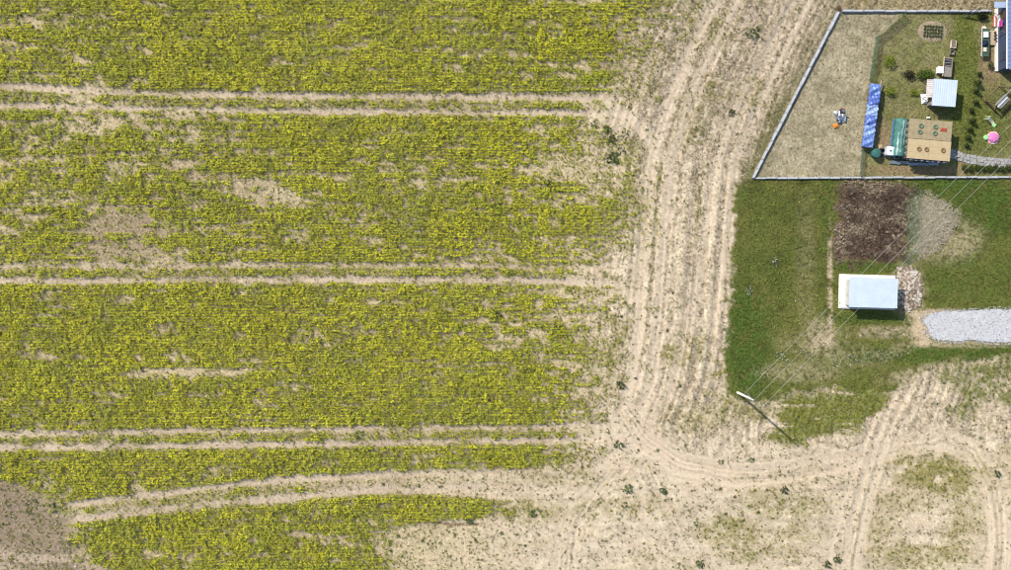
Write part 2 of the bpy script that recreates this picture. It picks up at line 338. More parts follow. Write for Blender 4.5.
    ge = spoly(cx + (n2 - .5) * 26, cy + (n2 - .5) * 26, GREENEAST, 7) * (.25 + .6 * ss(.3, .6, n2 * .5 + n4 * .5))
    lush = np.clip(blob(cx, cy, 748, 350, 24, 52, 0) + blob(cx, cy, 742, 310, 10, 50, 0) * .5 + blob(cx, cy, 985, 205, 60, 26, 20) + blob(cx, cy, 930, 186, 60, 8) * .8 + blob(cx, cy, 868, 268, 40, 5) * .9 + blob(cx, cy, 870, 318, 45, 6) * .8 + blob(cx, cy, 827, 215, 7, 40) * .7 + blob(cx, cy, 950, 352, 100, 9, -3) * .9 + blob(cx, cy, 975, 280, 55, 24) * .55 + blob(cx, cy, 770, 250, 28, 60) * .3 + blob(cx, cy, 985, 380, 40, 22) * .8 + blob(cx, cy, 742, 190, 8, 14) * .5, 0, 1)
    drym = np.clip(blob(cx, cy, 830, 280, 2.5, 50, 0, .6) * 1.1 + blob(cx, cy, 822, 335, 14, 18) * .6 + blob(cx, cy, 885, 332, 40, 6) * .7 + blob(cx, cy, 830, 350, 50, 12, 10) * .35 + blob(cx, cy, 948, 240, 34, 22, 0) * .55 + blob(cx, cy, 806, 270, 10, 70) * .16 + blob(cx, cy, 800, 372, 40, 10) * .4 + blob(cx, cy, 895, 352, 26, 6, -20) * .3 + blob(cx, cy, 908, 290, 16, 26) * .7 + blob(cx, cy, 925, 372, 40, 7, -12) * .7, 0, 1) * ss(.32, .55, n4 * .6 + n2 * .4 + .05)
    gcol = A(114, 118, 56)[None] * (.4 + .5 * n2[:, None] + .7 * n4[:, None]) * (1 - .22 * blob(cx, cy, 780, 230, 60, 70)[:, None])
    k = (ss(.42, .6, n5) * .6)[:, None]; gcol = gcol * (1 - k) + A(126, 122, 62) * k
    k = (lush * .75 * ss(.32, .55, n4))[:, None]; gcol = gcol * (1 - k) + A(84, 106, 42) * (.45 + 1.0 * n4[:, None]) * k
    k = drym[:, None]; gcol = gcol * (1 - k) + A(204, 184, 148) * (.85 + .3 * n4[:, None]) * k
    k = mw[:, None]; col = col * (1 - k) + gcol * k
    k = (gr * .85)[:, None]; col = col * (1 - k) + A(120, 128, 50) * (.75 + .5 * n4[:, None]) * k
    k = (ge * .85)[:, None]; col = col * (1 - k) + A(116, 122, 58) * (.75 + .5 * n4[:, None]) * k
    # ---- the garden, and the green margin outside its fence
    marg = ss(-24, -6, cx - fe + (n2 - .5) * 22) * ss(0, -3, cx - fe) * ss(205, 175, cy)
    k = (marg * (.35 + .55 * ss(40, 130, cy)))[:, None]; col = col * (1 - k) + A(120, 116, 70) * k
    gd = spoly(cx, cy, GARDEN, .8); gi = spoly(cx + (n4 - .5) * 2, cy, INNER, 2)
    gcol2 = A(186, 172, 138)[None] * (.55 + .45 * n4[:, None] + .45 * fbm((px + py * .5) / 3.0, (py - px * .5) / 14, 91)[:, None])
    k = (ss(.45, .65, n2) * .5)[:, None]; gcol2 = gcol2 * (1 - k) + A(134, 124, 92) * k
    lawn = np.clip(blob(cx, cy, 965, 55, 13, 62) + blob(cx, cy, 930, 100, 60, 60) * .25 + blob(cx, cy, 985, 125, 40, 34) * .8 + blob(cx, cy, 985, 170, 40, 8) * .5 + blob(cx, cy, 985, 14, 22, 6) * .7, 0, 1)
    gin = A(140, 136, 86)[None] * (.5 + 1.0 * n4[:, None])
    k = (ss(.46, .62, n2) * .5)[:, None]; gin = gin * (1 - k) + A(164, 150, 112) * k
    k = (lawn * .9)[:, None]; gin = gin * (1 - k) + A(112, 118, 52) * (.8 + .4 * n4[:, None]) * k
    mud = np.clip(blob(cx, cy, 992, 62, 12, 24) + blob(cx, cy, 883, 140, 8, 20) + blob(cx, cy, 915, 170, 50, 5) + blob(cx, cy, 961, 170, 3, 14), 0, 1) * .7
    k = mud[:, None]; gin = gin * (1 - k) + A(166, 138, 104) * (.8 + .4 * n4[:, None]) * k
    gcol2 = gcol2 * (1 - gi[:, None]) + gin * gi[:, None]
    k = gd[:, None]; col = col * (1 - k) + gcol2 * k
    nor = ss(14, 8, cy) * ss(838, 850, cx)
    k = (nor * .7)[:, None]; col = col * (1 - k) + A(160, 142, 100) * (.8 + .4 * n4[:, None]) * k
    dk = spoly(cx + (n4 - .5) * 16 + (n2 - .5) * 26, cy + (n4 - .5) * 14 + (n2 - .5) * 20 * ss(180, 200, cy), DARKBED, 5)
    k = dk[:, None]; col = col * (1 - k) + A(120, 98, 80) * (.6 + .8 * n4[:, None]) * k
    sand = np.clip(blob(cx + (n4 - .5) * 8, cy + (n4 - .5) * 6, 924, 328, 14, 15) + blob(cx, cy, 940, 314, 30, 5) * .8 + blob(cx, cy, 965, 344, 60, 4) * .5, 0, 1)
    k = sand[:, None]; col = col * (1 - k) + A(220, 196, 158) * k
    far = ss(80, 900, np.maximum(np.maximum(-px, px - 1011), np.maximum(-py, py - 570)))[:, None]
    col = col * (1 - far) + (A(140, 132, 74) * (.7 + .6 * n1[:, None])) * far
    z = .05 * (n2 - .5) + .05 * (n4 - .5) - .06 * np.clip(rut, 0, 1) - .08 * np.clip(trk, 0, 1) + .14 * (streak - .5) * np.clip(1 - fs, 0, 1) * (1 - mw) * (1 - gd) + .10 * (n1 - .5) * np.clip(1 - gd - dk, 0, 1) - .08 * ss(2.2, .6, fd)
    head = np.clip(1 - fs, 0, 1) * (1 - mw) * (1 - gd) * (1 - gr) * (1 - ge)
    return dict(col=np.clip(col, .01, .8), z=z, dens=dens, n1=n1, n2=n2, n3=n3, n4=n4, n5=n5, rut=rut, trk=trk, isl=isl, mw=mw, gr=gr, ge=ge, lush=lush, drym=drym, gd=gd, gi=gi, lawn=lawn, dk=dk, head=head, fs=fs, fringe=ss(420, 560, cx) * ss(xe + 60, xe - 10, cx + fr) * np.where(cy > 468, 0, 1) * (1 - rut), streak=streak, top=top, south=south, bare=bare, bl=bl, marg=marg, sand=sand, nor=nor, cx=cx, cy=cy)

# ------------------------------------------------------------------ ground: one sheet out to the horizon
def axis(a, b, st):
    m = list(np.arange(a, b + .01, st)); d = st; lo = []; hi = []; x = a; y = b
    while x > -20000: d *= 1.35; x -= d; y += d; lo.append(x); hi.append(y)
    return np.array(lo[::-1] + m + hi)
gx = axis(-60, 1071, 1.5); gy = axis(-60, 630, 1.5)
GX, GY = np.meshgrid(gx, gy); sh = GX.shape
pl = plan(GX.ravel(), GY.ravel())
V = np.stack([(GX.ravel() - CX) * S, (CY - GY.ravel()) * S, pl['z']], 1)
idx = np.arange(V.shape[0]).reshape(sh)
Fq = np.stack([idx[:-1, :-1], idx[1:, :-1], idx[1:, 1:], idx[:-1, 1:]], -1).reshape(-1, 4)
me = bpy.data.meshes.new('ground'); me.vertices.add(len(V)); me.vertices.foreach_set('co', V.reshape(-1).astype(np.float32))
me.loops.add(Fq.size); me.loops.foreach_set('vertex_index', Fq.reshape(-1).astype(np.int32))
me.polygons.add(len(Fq)); me.polygons.foreach_set('loop_start', np.arange(0, Fq.size, 4, dtype=np.int32))
at = me.attributes.new('col', 'FLOAT_COLOR', 'POINT'); cc = np.ones((len(V), 4), np.float32); cc[:, :3] = pl['col']; cc[:, 3] = np.clip(.85 - .55 * np.clip(pl['trk'] + .6 * pl['rut'] + .6 * pl['south'], 0, 1) + .15 * pl['top'], .2, 1)
at.data.foreach_set('color', cc.reshape(-1)); me.update(calc_edges=True); me.materials.append(M['ground'])
me.polygons.foreach_set('use_smooth', np.ones(len(Fq), bool))
tag(link('ground', me), 'pale sandy soil, meadow turf and field earth seen from above', 'ground', kind='structure')

def scatter(step, x0=-50, x1=1061, y0=-50, y1=620, jit=.95):
    a, b = np.meshgrid(np.arange(x0, x1, step), np.arange(y0, y1, step))
    a = a.ravel() + (RNG.random(a.size) - .5) * step * jit; b = b.ravel() + (RNG.random(b.size) - .5) * step * jit
    return a, b
def W(px, py, z): return np.stack([(px - CX) * S, (CY - py) * S, z], 1)
def mixc(a, b, t): return a[None] * (1 - t[:, None]) + b[None] * t[:, None]

# ------------------------------------------------------------------ the flowering crop, in the strips between the tramlines
row = 2.7                                  # drill rows run left to right
a_, b_ = np.meshgrid(np.arange(-50, 700, 2.35), np.arange(-50, 620, row))
px = a_.ravel() + (RNG.random(a_.size) - .5) * 2.2; py = b_.ravel() + (RNG.random(a_.size) - .5) * .9 + 2.2 * (fbm(a_.ravel() / 160, b_.ravel() / 60, 99) - .5)
q = plan(px, py)
keep = RNG.random(len(px)) < q['dens'] * 1.05
px, py = px[keep], py[keep]; q = {k: v[keep] for k, v in q.items()}
yel = np.clip(.6 + 2.0 * (q['n5'] - .5) + 1.5 * (q['n2'] - .5) + .8 * (q['n4'] - .5) - .35 * q['bare'], .03, .98)
# greener right beside the wheel ruts and at patch edges
yel *= ss(.3, .95, q['dens']) * .6 + .4
yel *= np.where((px < 420) & (py > 110) & (py < 250), .88, 1)
size = (.6 + .42 * RNG.random(len(px))) * (.5 + .5 * q['dens'])
tint = np.clip(.82 + .34 * RNG.random(len(px)) + .8 * (q['n4'] - .5) + .6 * (q['n3'] - .5), .55, 1.4)
dg_ = RNG.random(len(px)) < .03 + .07 * ss(.5, .36, q['n4']); yel[dg_] = .02; tint[dg_] = .5
ymid = [np.interp(px, RUTS[i][0], RUTS[i][1]) for i in range(8)]
sid = np.zeros(len(px), int)
for i in range(6): sid += (py > ymid[i]).astype(int)
sid += ((py > np.interp(px, [60, 510], [506, 471])) & (px > -99)).astype(int)
names = ['broad crop strip of yellow flowering rape along the top edge', 'thin line of rape between the ruts of the topmost tramline', 'patchy rape strip with bare spots between the top and middle tramlines',
         'thin line of rape between the ruts of the middle tramline', 'dense rape strip between the middle and lower tramlines', 'thin line of rape between the ruts of the lower tramline',
         'narrow rape strip just below the lower tramline', 'bottom rape patch below the slanting ruts']
c_y1, c_y2, c_g1, c_g2 = lin(216, 206, 48) * .82, lin(192, 190, 58) * .82, lin(150, 156, 60) * .74, lin(84, 106, 46) * .60
for s in range(8):
    m = sid == s; n = int(m.sum())
    if n == 0: continue
    bx, by, sz, ye, zz, tn_ = px[m], py[m], size[m], yel[m], q['z'][m], tint[m]
    base = W(bx, by, zz)
    parts, cols = [], []
    def cloud(k, rad, z0, z1, L, Wd, tilt, cfun):
        i = np.repeat(np.arange(n), k); a = RNG.random(n * k) * 6.283; r = np.sqrt(RNG.random(n * k)) * rad * sz[i]
        c = base[i] + np.stack([np.cos(a) * r * 1.15, np.sin(a) * r * .72, (z0 + (z1 - z0) * RNG.random(n * k)) * sz[i]], 1)
        kk = sz[i] * (.7 + .6 * RNG.random(n * k))
        parts.append(leaves(c, L * kk, Wd * kk, tilt)); cols.append(cfun(i) * tn_[i][:, None])
    cloud(5, .27, .05, .36, .32, .13, .7, lambda i: np.clip(mixc(c_g2, c_g1, RNG.random(len(i))), .01, 1))
    def cy_(i):
        isy = (RNG.random(len(i)) < ye[i])[:, None]
        return np.where(isy, mixc(c_y2, c_y1, RNG.random(len(i))), mixc(c_g1, c_y2, .25 + RNG.random(len(i)) * .7))
    cloud(10, .24, .38, .74, .17, .115, .6, cy_)
    Vv = np.concatenate(parts); Cc = np.concatenate(cols)
    tag(link('rape_crop', np_mesh('rape_crop', Vv, 4, Cc, M['leaf'])), names[s], 'crop', kind='stuff')

PAD = [(936, 341), (929, 334), (926, 326), (923, 320), (930, 313), (945, 310.5), (985, 308.5), (1080, 307), (1080, 344), (955, 342)]
# ------------------------------------------------------------------ grass, weeds too small to count, straw
def tufts(name, px, py, z, k, rad, h, L, Wd, tilt, col, m, label, cat):
    ok = ~(inpoly(px, py, PAD) | inpoly(px, py, [(839, 273), (897, 273), (896, 311), (838, 311)])); px, py, z, col = px[ok], py[ok], z[ok], col[ok]
    n = len(px); i = np.repeat(np.arange(n), k); a = RNG.random(n * k) * 6.283; r = np.sqrt(RNG.random(n * k)) * rad
    c = W(px, py, z)[i] + np.stack([np.cos(a) * r, np.sin(a) * r, .02 + h * RNG.random(n * k)], 1)
    kk = .6 + .8 * RNG.random(n * k)
    cc = np.clip(col[i] * (.7 + .6 * RNG.random((n * k, 1))), .005, .9)
    return tag(link(name, np_mesh(name, leaves(c, L * kk, Wd * kk, tilt), 4, cc, m)), label, cat, kind='stuff')
px, py = scatter(2.3, 715, 1061, 170, 460); q = plan(px, py)
dm = np.clip(q['mw'] * (1 - q['drym']) * (.35 + .55 * q['lush'] + .5 * ss(.4, .6, q['n4'])) * (1 - q['dk']) * (1 - q['sand']), 0, 1) * ~inpoly(px, py, [(922, 309), (1080, 307), (1080, 344), (935, 343)])
k_ = RNG.random(len(px)) < dm * .95; p2 = {k: v[k_] for k, v in q.items()}; t = np.clip(p2['lush'] * .8 + RNG.random(k_.sum()) * .4, 0, 1)
cg = mixc(lin(146, 144, 72) * .63, lin(92, 122, 46) * .64, t) * (.35 + 1.3 * p2['n4'][:, None])
tufts('meadow_grass', px[k_], py[k_], p2['z'], 4, .16, .16, .26, .07, .8, cg, M['leaf'], 'green meadow grass between the sandy track and the gravel pad', 'grass')
dm = np.clip(np.maximum(q['gr'], q['ge'] * .9) * (1 - q['mw']), 0, 1); k_ = RNG.random(len(px)) < dm * .9
t = RNG.random(k_.sum()) * .7 + .3 * (px[k_] > 930)
tufts('young_crop_grass', px[k_], py[k_], q['z'][k_], 4, .16, .2, .26, .08, .8, mixc(lin(168, 160, 54) * .66, lin(104, 122, 48) * .62, np.clip(t, 0, 1)) * (.5 + q['n4'][k_][:, None]), M['leaf'], 'yellowish green rows of young growth below the meadow near the pole', 'grass')
px, py = scatter(2.6); q = plan(px, py)
dm = np.clip(q['isl'] * q['head'] * 1.0, 0, 1); k_ = RNG.random(len(px)) < dm * .8
tufts('headland_grass', px[k_], py[k_], q['z'][k_], 4, .2, .16, .24, .08, .8, mixc(lin(168, 160, 62) * .66, lin(128, 132, 60) * .62, RNG.random(k_.sum())), M['leaf'], 'yellow green grass patches scattered on the sandy headland', 'grass')
dm = np.clip(q['gd'] * (.22 + .75 * q['lawn'] * q['gi'] + .12 * q['gi']) + q['marg'] * .6 + q['nor'] * .3, 0, 1); k_ = RNG.random(len(px)) < dm * .95
t = np.clip(q['lawn'][k_] * q['gi'][k_] + RNG.random(k_.sum()) * .35, 0, 1)
tufts('garden_grass', px[k_], py[k_], q['z'][k_], 4, .17, .1, .2, .06, .7, mixc(lin(190, 174, 134) * .62, lin(116, 126, 52) * .62, t) * (.6 + .8 * RNG.random((len(t), 1))), M['leaf'], 'patchy dry grass and lawn inside the fenced garden', 'grass')
dm = np.clip(q['head'] * (.30 + .38 * q['top'] + .35 * ss(.47, .62, q['n4'])) * (1 - .35 * q['south']) * (.45 + 1.1 * ss(.62, .36, q['streak'])) * (1 - .95 * q['trk']) + q['fs'] * (1 - q['dens'] * .75) * .75 * (1 - q['rut'] * .7) * (1 - .7 * q['bl']) + q['mw'] * q['drym'] * .6, 0, 1) * (1 - q['gd'])
k_ = RNG.random(len(px)) < dm
tufts('dry_stubble', px[k_], py[k_], q['z'][k_], 3, .18, .12, .30, .055, .7, mixc(lin(226, 208, 168) * .66, lin(108, 98, 66) * .5, ss(.3, .7, RNG.random(k_.sum()) * (1 - .45 * q['fs'][k_]))), M['straw'], 'dry straw stubble strewn over the bare soil and tracks', 'stubble')
dm = np.clip(q['fs'] * (1 - q['rut'] * .9) * (.55 - .35 * q['dens']) + q['fringe'] * .75 * (1 - .8 * q['trk']) + q['bl'] * .16 + q['head'] * .07 * (1 - q['trk']), 0, 1) * ss(.36, .56, q['n4'])
k_ = RNG.random(len(px)) < dm
tufts('seedling_weeds', px[k_], py[k_], q['z'][k_], 4, .14, .14, .2, .09, .6, mixc(lin(92, 110, 50) * .55, lin(176, 172, 60) * .66, np.clip(RNG.random(k_.sum()) * .75 + .4 * q['fringe'][k_], 0, 1)), M['leaf'], 'tiny green seedlings sprouting in gaps of the crop and on the soil', 'weeds')
px, py = scatter(2.0, 825, 965, 172, 270); q = plan(px, py); k_ = RNG.random(len(px)) < q['dk'] * .9
t = ss(.38, .62, q['n2'][k_] * .5 + q['n4'][k_] * .5)
dead = tufts('dead_weeds', px[k_], py[k_], q['z'][k_], 6, .2, .34, .24, .06, .9, mixc(lin(92, 76, 62) * .52, lin(200, 182, 152) * .6, np.clip(ss(.47, .66, q['n5'][k_] * .4 + q['n2'][k_] * .6) + .5 * ss(196, 183, py[k_]) + RNG.random(k_.sum()) * .35 - .12, 0, 1)), M['straw'], 'dark brown bed of withered weeds and clods above the blue roofed shed', 'weeds')

# ------------------------------------------------------------------ countable weeds on the soil
def weed_mesh(i, n=26, r=.3, h=.35, dark=1.0):
    g = np.random.default_rng(100 + i); a = g.random(n) * 6.283; rr = np.sqrt(g.random(n)) * r
    c = np.stack([np.cos(a) * rr, np.sin(a) * rr, .03 + h * g.random(n) * (1 - .6 * (rr / r))], 1)
    col = mixc(lin(72, 86, 50) * .5 * dark, lin(122, 132, 78) * .56 * dark, g.random(n))
    return np_mesh('weed', leaves(c, r * .75 * (.6 + .8 * g.random(n)), r * .38, .7, g), 4, col, M['leaf'])
WM = [weed_mesh(i, 16 + 4 * (i % 4), .24 + .03 * (i % 5), .3, (1.0, 1.3, .85, 1.15, 1.45)[i % 5]) for i in range(10)]
def zc(ox, oy, k, pts): return [(ox + a / k, oy + b / k, s) for a, b, s in pts]
wl = []
wl += zc(500, 423, 3.877, [(a, b, .8) for a, b in [(398,98),(420,37),(535,105),(530,145),(600,193),(390,188),(318,165),(362,215),(470,255),(545,250),(585,262),(690,260),(755,260),(820,272),(855,255),(910,285),(965,325),(665,295),(690,300),(345,330),(325,355),(465,350),(463,373),(593,355),(740,350),(775,430),(800,330),(875,350),(280,425),(228,432),(330,455),(395,455),(480,425),(500,497),(373,518),(555,515),(275,525),(190,548),(150,433),(115,460),(65,492),(97,475),(680,430),(720,410),(695,545),(670,558),(915,395),(940,355),(1000,345),(920,133),(940,90),(760,50),(775,105),(720,85),(610,105),(535,60),(270,290),(245,335),(160,340),(260,375),(290,400),(280,467),(205,290),(430,480),(640,300),(715,320)]]
           + [(460,85,1.5),(495,255,1.4),(635,260,1.3),(485,318,1.4),(760,388,1.2),(775,545,1.4),(855,150,1.2),(975,143,1.2),(130,350,1.5)])
wl += zc(250, 423, 3.877, [(a, b, .9) for a, b in [(545,493),(670,455),(740,465),(728,442),(875,455),(940,460),(605,500),(715,390),(905,215),(975,425),(885,530),(655,245),(690,190),(515,235),(850,250),(900,530)]] + [(575,437,1.2),(425,45,1.5),(235,35,1.2),(855,362,2.0)])
wl += zc(500, 280, 3.877, [(a, b, .85) for a, b in [(580,180),(605,183),(605,143),(695,105),(780,195),(868,190),(672,205),(730,465),(525,380),(585,505),(535,550),(670,50),(755,75),(470,140),(780,310),(650,380)]] + [(700,410,1.1),(467,405,1.5),(405,485,1.2),(360,490,1.2),(220,178,1.5),(55,160,1.2)])
wl += zc(751, 423, 3.877, [(a, b, .8) for a, b in [(62,260),(30,343),(115,358),(42,440),(70,478),(85,530),(365,570),(460,55),(275,180),(145,188),(208,515),(335,435),(545,370),(130,205),(890,90),(915,100)]] + [(130,260,1.4),(160,340,1.2),(295,548,1.4),(335,525,1.3),(955,195,1.3)])
wl += zc(0, 400, 3.353, [(a, b, 1.0) for a, b in [(95,297),(90,350),(100,375),(90,455),(10,415),(300,445),(120,335),(20,345)]] + [(185,360,1.8),(240,475,1.5)])
wl += [(752, 33, 2.3), (762, 40, 1.1), (731, 113, 1.3), (754, 111, 1.0), (594, 125, 1.5), (606.5, 130, 1.4), (611.7, 140, 1.7), (624.6, 134.6, 1.5), (647, 130, .9), (621, 151.6, 1.8), (612.7, 159, 1.9), (550, 185, 1.5), (496, 206, 1.6), (497.6, 316, 1.8), (623, 4, 1.3)]
wr = random.Random(8)
for (x, y, s) in wl:
    big = s >= 1.2
    if 590 < x < 630 and 120 < y < 165: lb = 'dark bushy weed in the cluster at the field corner under the top tramline'; g = 'weed cluster at the field corner'
    elif abs(x - 752) < 3 and abs(y - 33) < 3: lb = 'largest dark bush alone on the straw soil left of the garden fence corner'; g = None
    elif x < 100: lb = 'dark green weed on the brown bare corner at lower left'; g = 'weeds in the bare lower left corner'
    elif y < 180: lb = 'single dark weed on the straw coloured headland near the garden fence'; g = 'weeds on the upper headland'
    elif x < 590 and y < 440: lb = 'dark weed clump standing among the thin crop'; g = 'dark clumps among the crop'
    elif y < 412: lb = 'small dark weed on the sandy track beside the green meadow'; g = 'weeds on the sandy track'
    elif x < 510: lb = 'dark weed on the pale soil at the bottom crop patch'; g = 'weeds by the bottom crop patch'
    elif x < 760: lb = ('larger ' if big else 'small ') + 'dark weed dotting the pale sand at bottom centre'; g = 'larger weeds at bottom centre' if big else 'small weeds at bottom centre'
    else: lb = ('larger ' if big else 'small ') + 'dark weed on the sandy ground at bottom right'; g = 'larger weeds at bottom right' if big else 'small weeds at bottom right'
    o = link('weed_plant', wr.choice(WM), None, P(x, y, 0), wr.random() * 6.28); k = s * (wr.uniform(1.05, 1.25) if s >= 1.3 else wr.uniform(.5, .85)); o.scale = (k, k, k)
    tag(o, lb, 'weed', g)

def flowers():
    g = np.random.default_rng(300); V_, C_ = [], []
    for x, y, n, rx, ry in ((775, 262, 34, .3, .3), (749, 291, 40, .3, .45), (781, 356, 46, .38, .35), (805, 353, 22, .3, .25), (868, 357, 70, 2.6, .5), (840, 362, 40, 2.0, .5)):
        b = P(x, y, 0); c = np.stack([b[0] + g.normal(0, rx, n), b[1] + g.normal(0, ry, n), .06 + .22 * g.random(n)], 1)
        V_.append(leaves(c, .17, .12, .6, g)); C_.append(np.where((g.random(n) < .55)[:, None], lin(206, 208, 190) * .6, lin(120, 132, 92) * .6))
    return np_mesh('white_flowers', np.concatenate(V_), 4, np.concatenate(C_), M['leaf'])
tag(link('white_flowers', flowers()), 'tiny white flowers in loose clumps across the meadow left of and below the shed', 'flowers', kind='stuff')

# ------------------------------------------------------------------ materials of the built things
M['concrete'] = mat('concrete', lin(206, 206, 204) * .62, .85, var=.18, scale=2.5, bump=.2)
M['plinth'] = mat('plinth_concrete', lin(190, 192, 194) * .55, .85, var=.3, scale=1.6, bump=.2)
M['concrete_white'] = mat('pale_slab', lin(236, 228, 214) * .72, .85, var=.14, scale=1.6, bump=.2)
M['roof_blue'] = mat('pale_blue_sheet', lin(206, 217, 230) * .70, .6, var=.07, scale=1.2, spec=.4)
M['roof_blue2'] = mat('pale_blue_sheet_b', lin(184, 200, 222) * .62, .6, var=.08, scale=1.0, spec=.4)
M['wall_grey'] = mat('grey_boards', lin(214, 208, 198) * .7, .8, var=.12, scale=3)
M['house_roof'] = mat('slate_blue_roof', lin(112, 140, 176) * .55, .5, var=.1, scale=1.5)
M['house_wall'] = mat('house_wall', lin(84, 98, 126) * .42, .8, var=.15, scale=2)
M['white'] = mat('white_paint', (.72, .72, .72), .6, var=.08)
M['magenta'] = mat('magenta_cloth', lin(200, 60, 150) * .6, .8)
M['wood'] = mat('weathered_wood', lin(150, 122, 96) * .6, .85, var=.3, scale=6)
M['wood_grey'] = mat('grey_wood', lin(158, 150, 138) * .6, .85, var=.3, scale=6)
M['wood_dark'] = mat('dark_wood', lin(96, 74, 60) * .6, .85, var=.3, scale=5)
M['wood_pale'] = mat('pale_wood', lin(222, 196, 160) * .62, .8, var=.2, scale=5)
M['tan'] = mat('tan_sheet', lin(208, 184, 140) * .62, .8, var=.12, scale=2.5, bump=.15)
M['tan_grey'] = mat('weathered_tan_sheet', lin(182, 164, 126) * .58, .85, var=.22, scale=2.5, bump=.15)
M['tan_dark'] = mat('round_lid_tan', lin(160, 132, 88) * .55, .8)
M['green_lid'] = mat('round_lid_green', lin(122, 138, 112) * .55, .7)
M['red'] = mat('red_cloth', lin(186, 84, 66) * .6, .8)
M['orange'] = mat('orange_plastic', lin(232, 150, 60) * .62, .5)
M['coral'] = mat('coral_plastic', lin(226, 124, 96) * .62, .5)
M['teal'] = mat('teal_net', lin(84, 138, 126) * .56, .7, var=.3, scale=2.5)
M['teal_plastic'] = mat('teal_plastic', lin(62, 122, 110) * .6, .5, var=.15)
M['film'] = mat('milky_film', lin(168, 196, 186) * .6, .4, var=.2)
M['blue'] = mat('blue_edge', lin(92, 150, 206) * .6, .5)
for i, c in enumerate([(112, 142, 206), (142, 170, 222), (100, 126, 198), (164, 186, 228), (94, 118, 194)]):
    M['tarp%d' % i] = mat('blue_tarpaulin_%d' % i, lin(*c) * .62, .42, var=.22, scale=2.5, bump=.25, spec=.5)
M['scrap_blue'] = mat('scrap_blue', lin(120, 140, 172) * .55, .6)
M['green_paint'] = mat('green_paint', lin(84, 112, 90) * .5, .6, var=.2)
M['navy'] = mat('navy_cloth', lin(34, 48, 74) * .6, .7)
M['dark'] = mat('dark_grey', (.04, .04, .045), .7)
M['grey_plastic'] = mat('grey_plastic', lin(150, 156, 164) * .6, .6)
M['pink'] = mat('pink_plastic', lin(236, 130, 186) * .68, .5, var=.08)
M['mint'] = mat('mint_plastic', lin(170, 230, 150) * .66, .5, var=.08)
M['cream'] = mat('cream_plastic', lin(236, 222, 200) * .66, .5)
M['paver'] = mat('paving_stone', lin(186, 182, 176) * .58, .85, var=.3, scale=4)
M['gravel'] = mat('pale_gravel', lin(214, 212, 210) * .62, .95, var=.12, scale=1.2, bump=.4)
M['galv'] = mat('galvanised_steel', lin(180, 186, 190) * .6, .4, .6)
M['brown_soil'] = mat('brown_soil', lin(150, 128, 104) * .55, .95, var=.4, scale=8, bump=.5)
M['porcelain'] = mat('insulator', lin(120, 84, 60) * .6, .3)
M['alu'] = mat('aluminium_wire', lin(226, 226, 218) * .62, .5, .3, var=.03)
M['bark'] = mat('bark', lin(96, 80, 64) * .55, .9, var=.3, scale=8)
def net_mat():
    m, t, b = mat_new('green_shade_net'); b.inputs['Base Color'].default_value = (*(lin(74, 118, 86) * .6), 1); b.inputs['Roughness'].default_value = .8
    tr = t.nodes.new('ShaderNodeBsdfTransparent'); ms = t.nodes.new('ShaderNodeMixShader'); ms.inputs[0].default_value = .5
    t.links.new(b.outputs[0], ms.inputs[1]); t.links.new(tr.outputs[0], ms.inputs[2]); t.links.new(ms.outputs[0], t.nodes['Material Output'].inputs[0])
    return m
M['net'] = net_mat()

# ------------------------------------------------------------------ garden boundary: low concrete plinth of blocks with slim steel posts
block_me = MB().box((0, 0, .17), (1, 1, .40)).mesh('block', M['plinth'])
cap_me = MB().box((0, 0, .39), (1, 1, .05)).mesh('cap', M['concrete'])
steel_me = MB().tube((0, 0, .38), (0, 0, 1.25), .022, n=8).mesh('post', M['galv'])
def fence(p0, p1, wd, label):
    a = np.array(P(*p0)); b = np.array(P(*p1)); d = b - a; ln = np.linalg.norm(d); n = max(2, round(ln / 1.25))
    r = thing('plinth_fence', label, 'fence', a, math.atan2(d[1], d[0]), 'low plinth fences round the garden')
    st = ln / n; g = random.Random(int(ln * 10))
    for i in range(n):
        o = link('block', block_me, r, ((i + .5) * st, g.uniform(-.03, .03), g.uniform(-.05, .03))); o.scale = (st - .05, wd * g.uniform(.85, 1.1), 1)
        c_ = link('cap', cap_me, o, (0, 0, 0)); c_.scale = (1.0, .7, 1)
        if i % 2 == 0: link('post', steel_me, r, (i * st, 0, 0))
fence((752.5, 178.5), (838, 12.5), .33, 'slanting grey white plinth fence on the left side of the garden')
fence((841, 11.8), (990, 11.8), .26, 'pale plinth fence along the top side of the garden')
fence((755, 178.4), (1050, 177.2), .24, 'long thin white plinth fence along the bottom side of the garden')
# green net fence inside
def net_fence(pts, h, label):
    p = [np.array(P(*q)) for q in pts]; r = thing('net_fence', label, 'fence', p[0])
    for i in range(len(p) - 1):
        a, b = p[i] - p[0], p[i + 1] - p[0]
        MB().grid(lambda u, v: tuple(a + (b - a) * u + np.array([0.05 * math.sin(9 * u), 0.05 * math.cos(7 * u), .05 + (h - .05) * v + .04 * math.sin(u * 20)])), 12, 3).build('net', M['net'], r)
    for q in p:
        MB().tube(q - p[0], q - p[0] + np.array([0, 0, h + .1]), .035, n=8).build('post', M['green_paint'], r)
net_fence([(903, 15), (890, 27), (876, 38), (872, 62), (869, 80)], 1.3, 'green shade net fence bending down from the top garden fence')
net_fence([(861, 150), (860, 177)], 1.0, 'short green net fence left of the teal water butt')

# ------------------------------------------------------------------ buildings
def ribbed(lx, ly, z0, z1, n, amp=.03, along='x'):
    """sheet roof lx by ly with n ribs, falling from z0 to z1 along y"""
    m = MB(); N = n * 4
    def fn(u, v):
        w_ = u * N; rib = amp if (int(w_) % 4) in (0, 1) else 0
        if along == 'x': return ((v - .5) * lx, (u - .5) * ly, z0 + (z1 - z0) * u + rib)
        return ((u - .5) * lx, (v - .5) * ly, z0 + (z1 - z0) * v + rib)
    return m.grid(fn, N, 1)
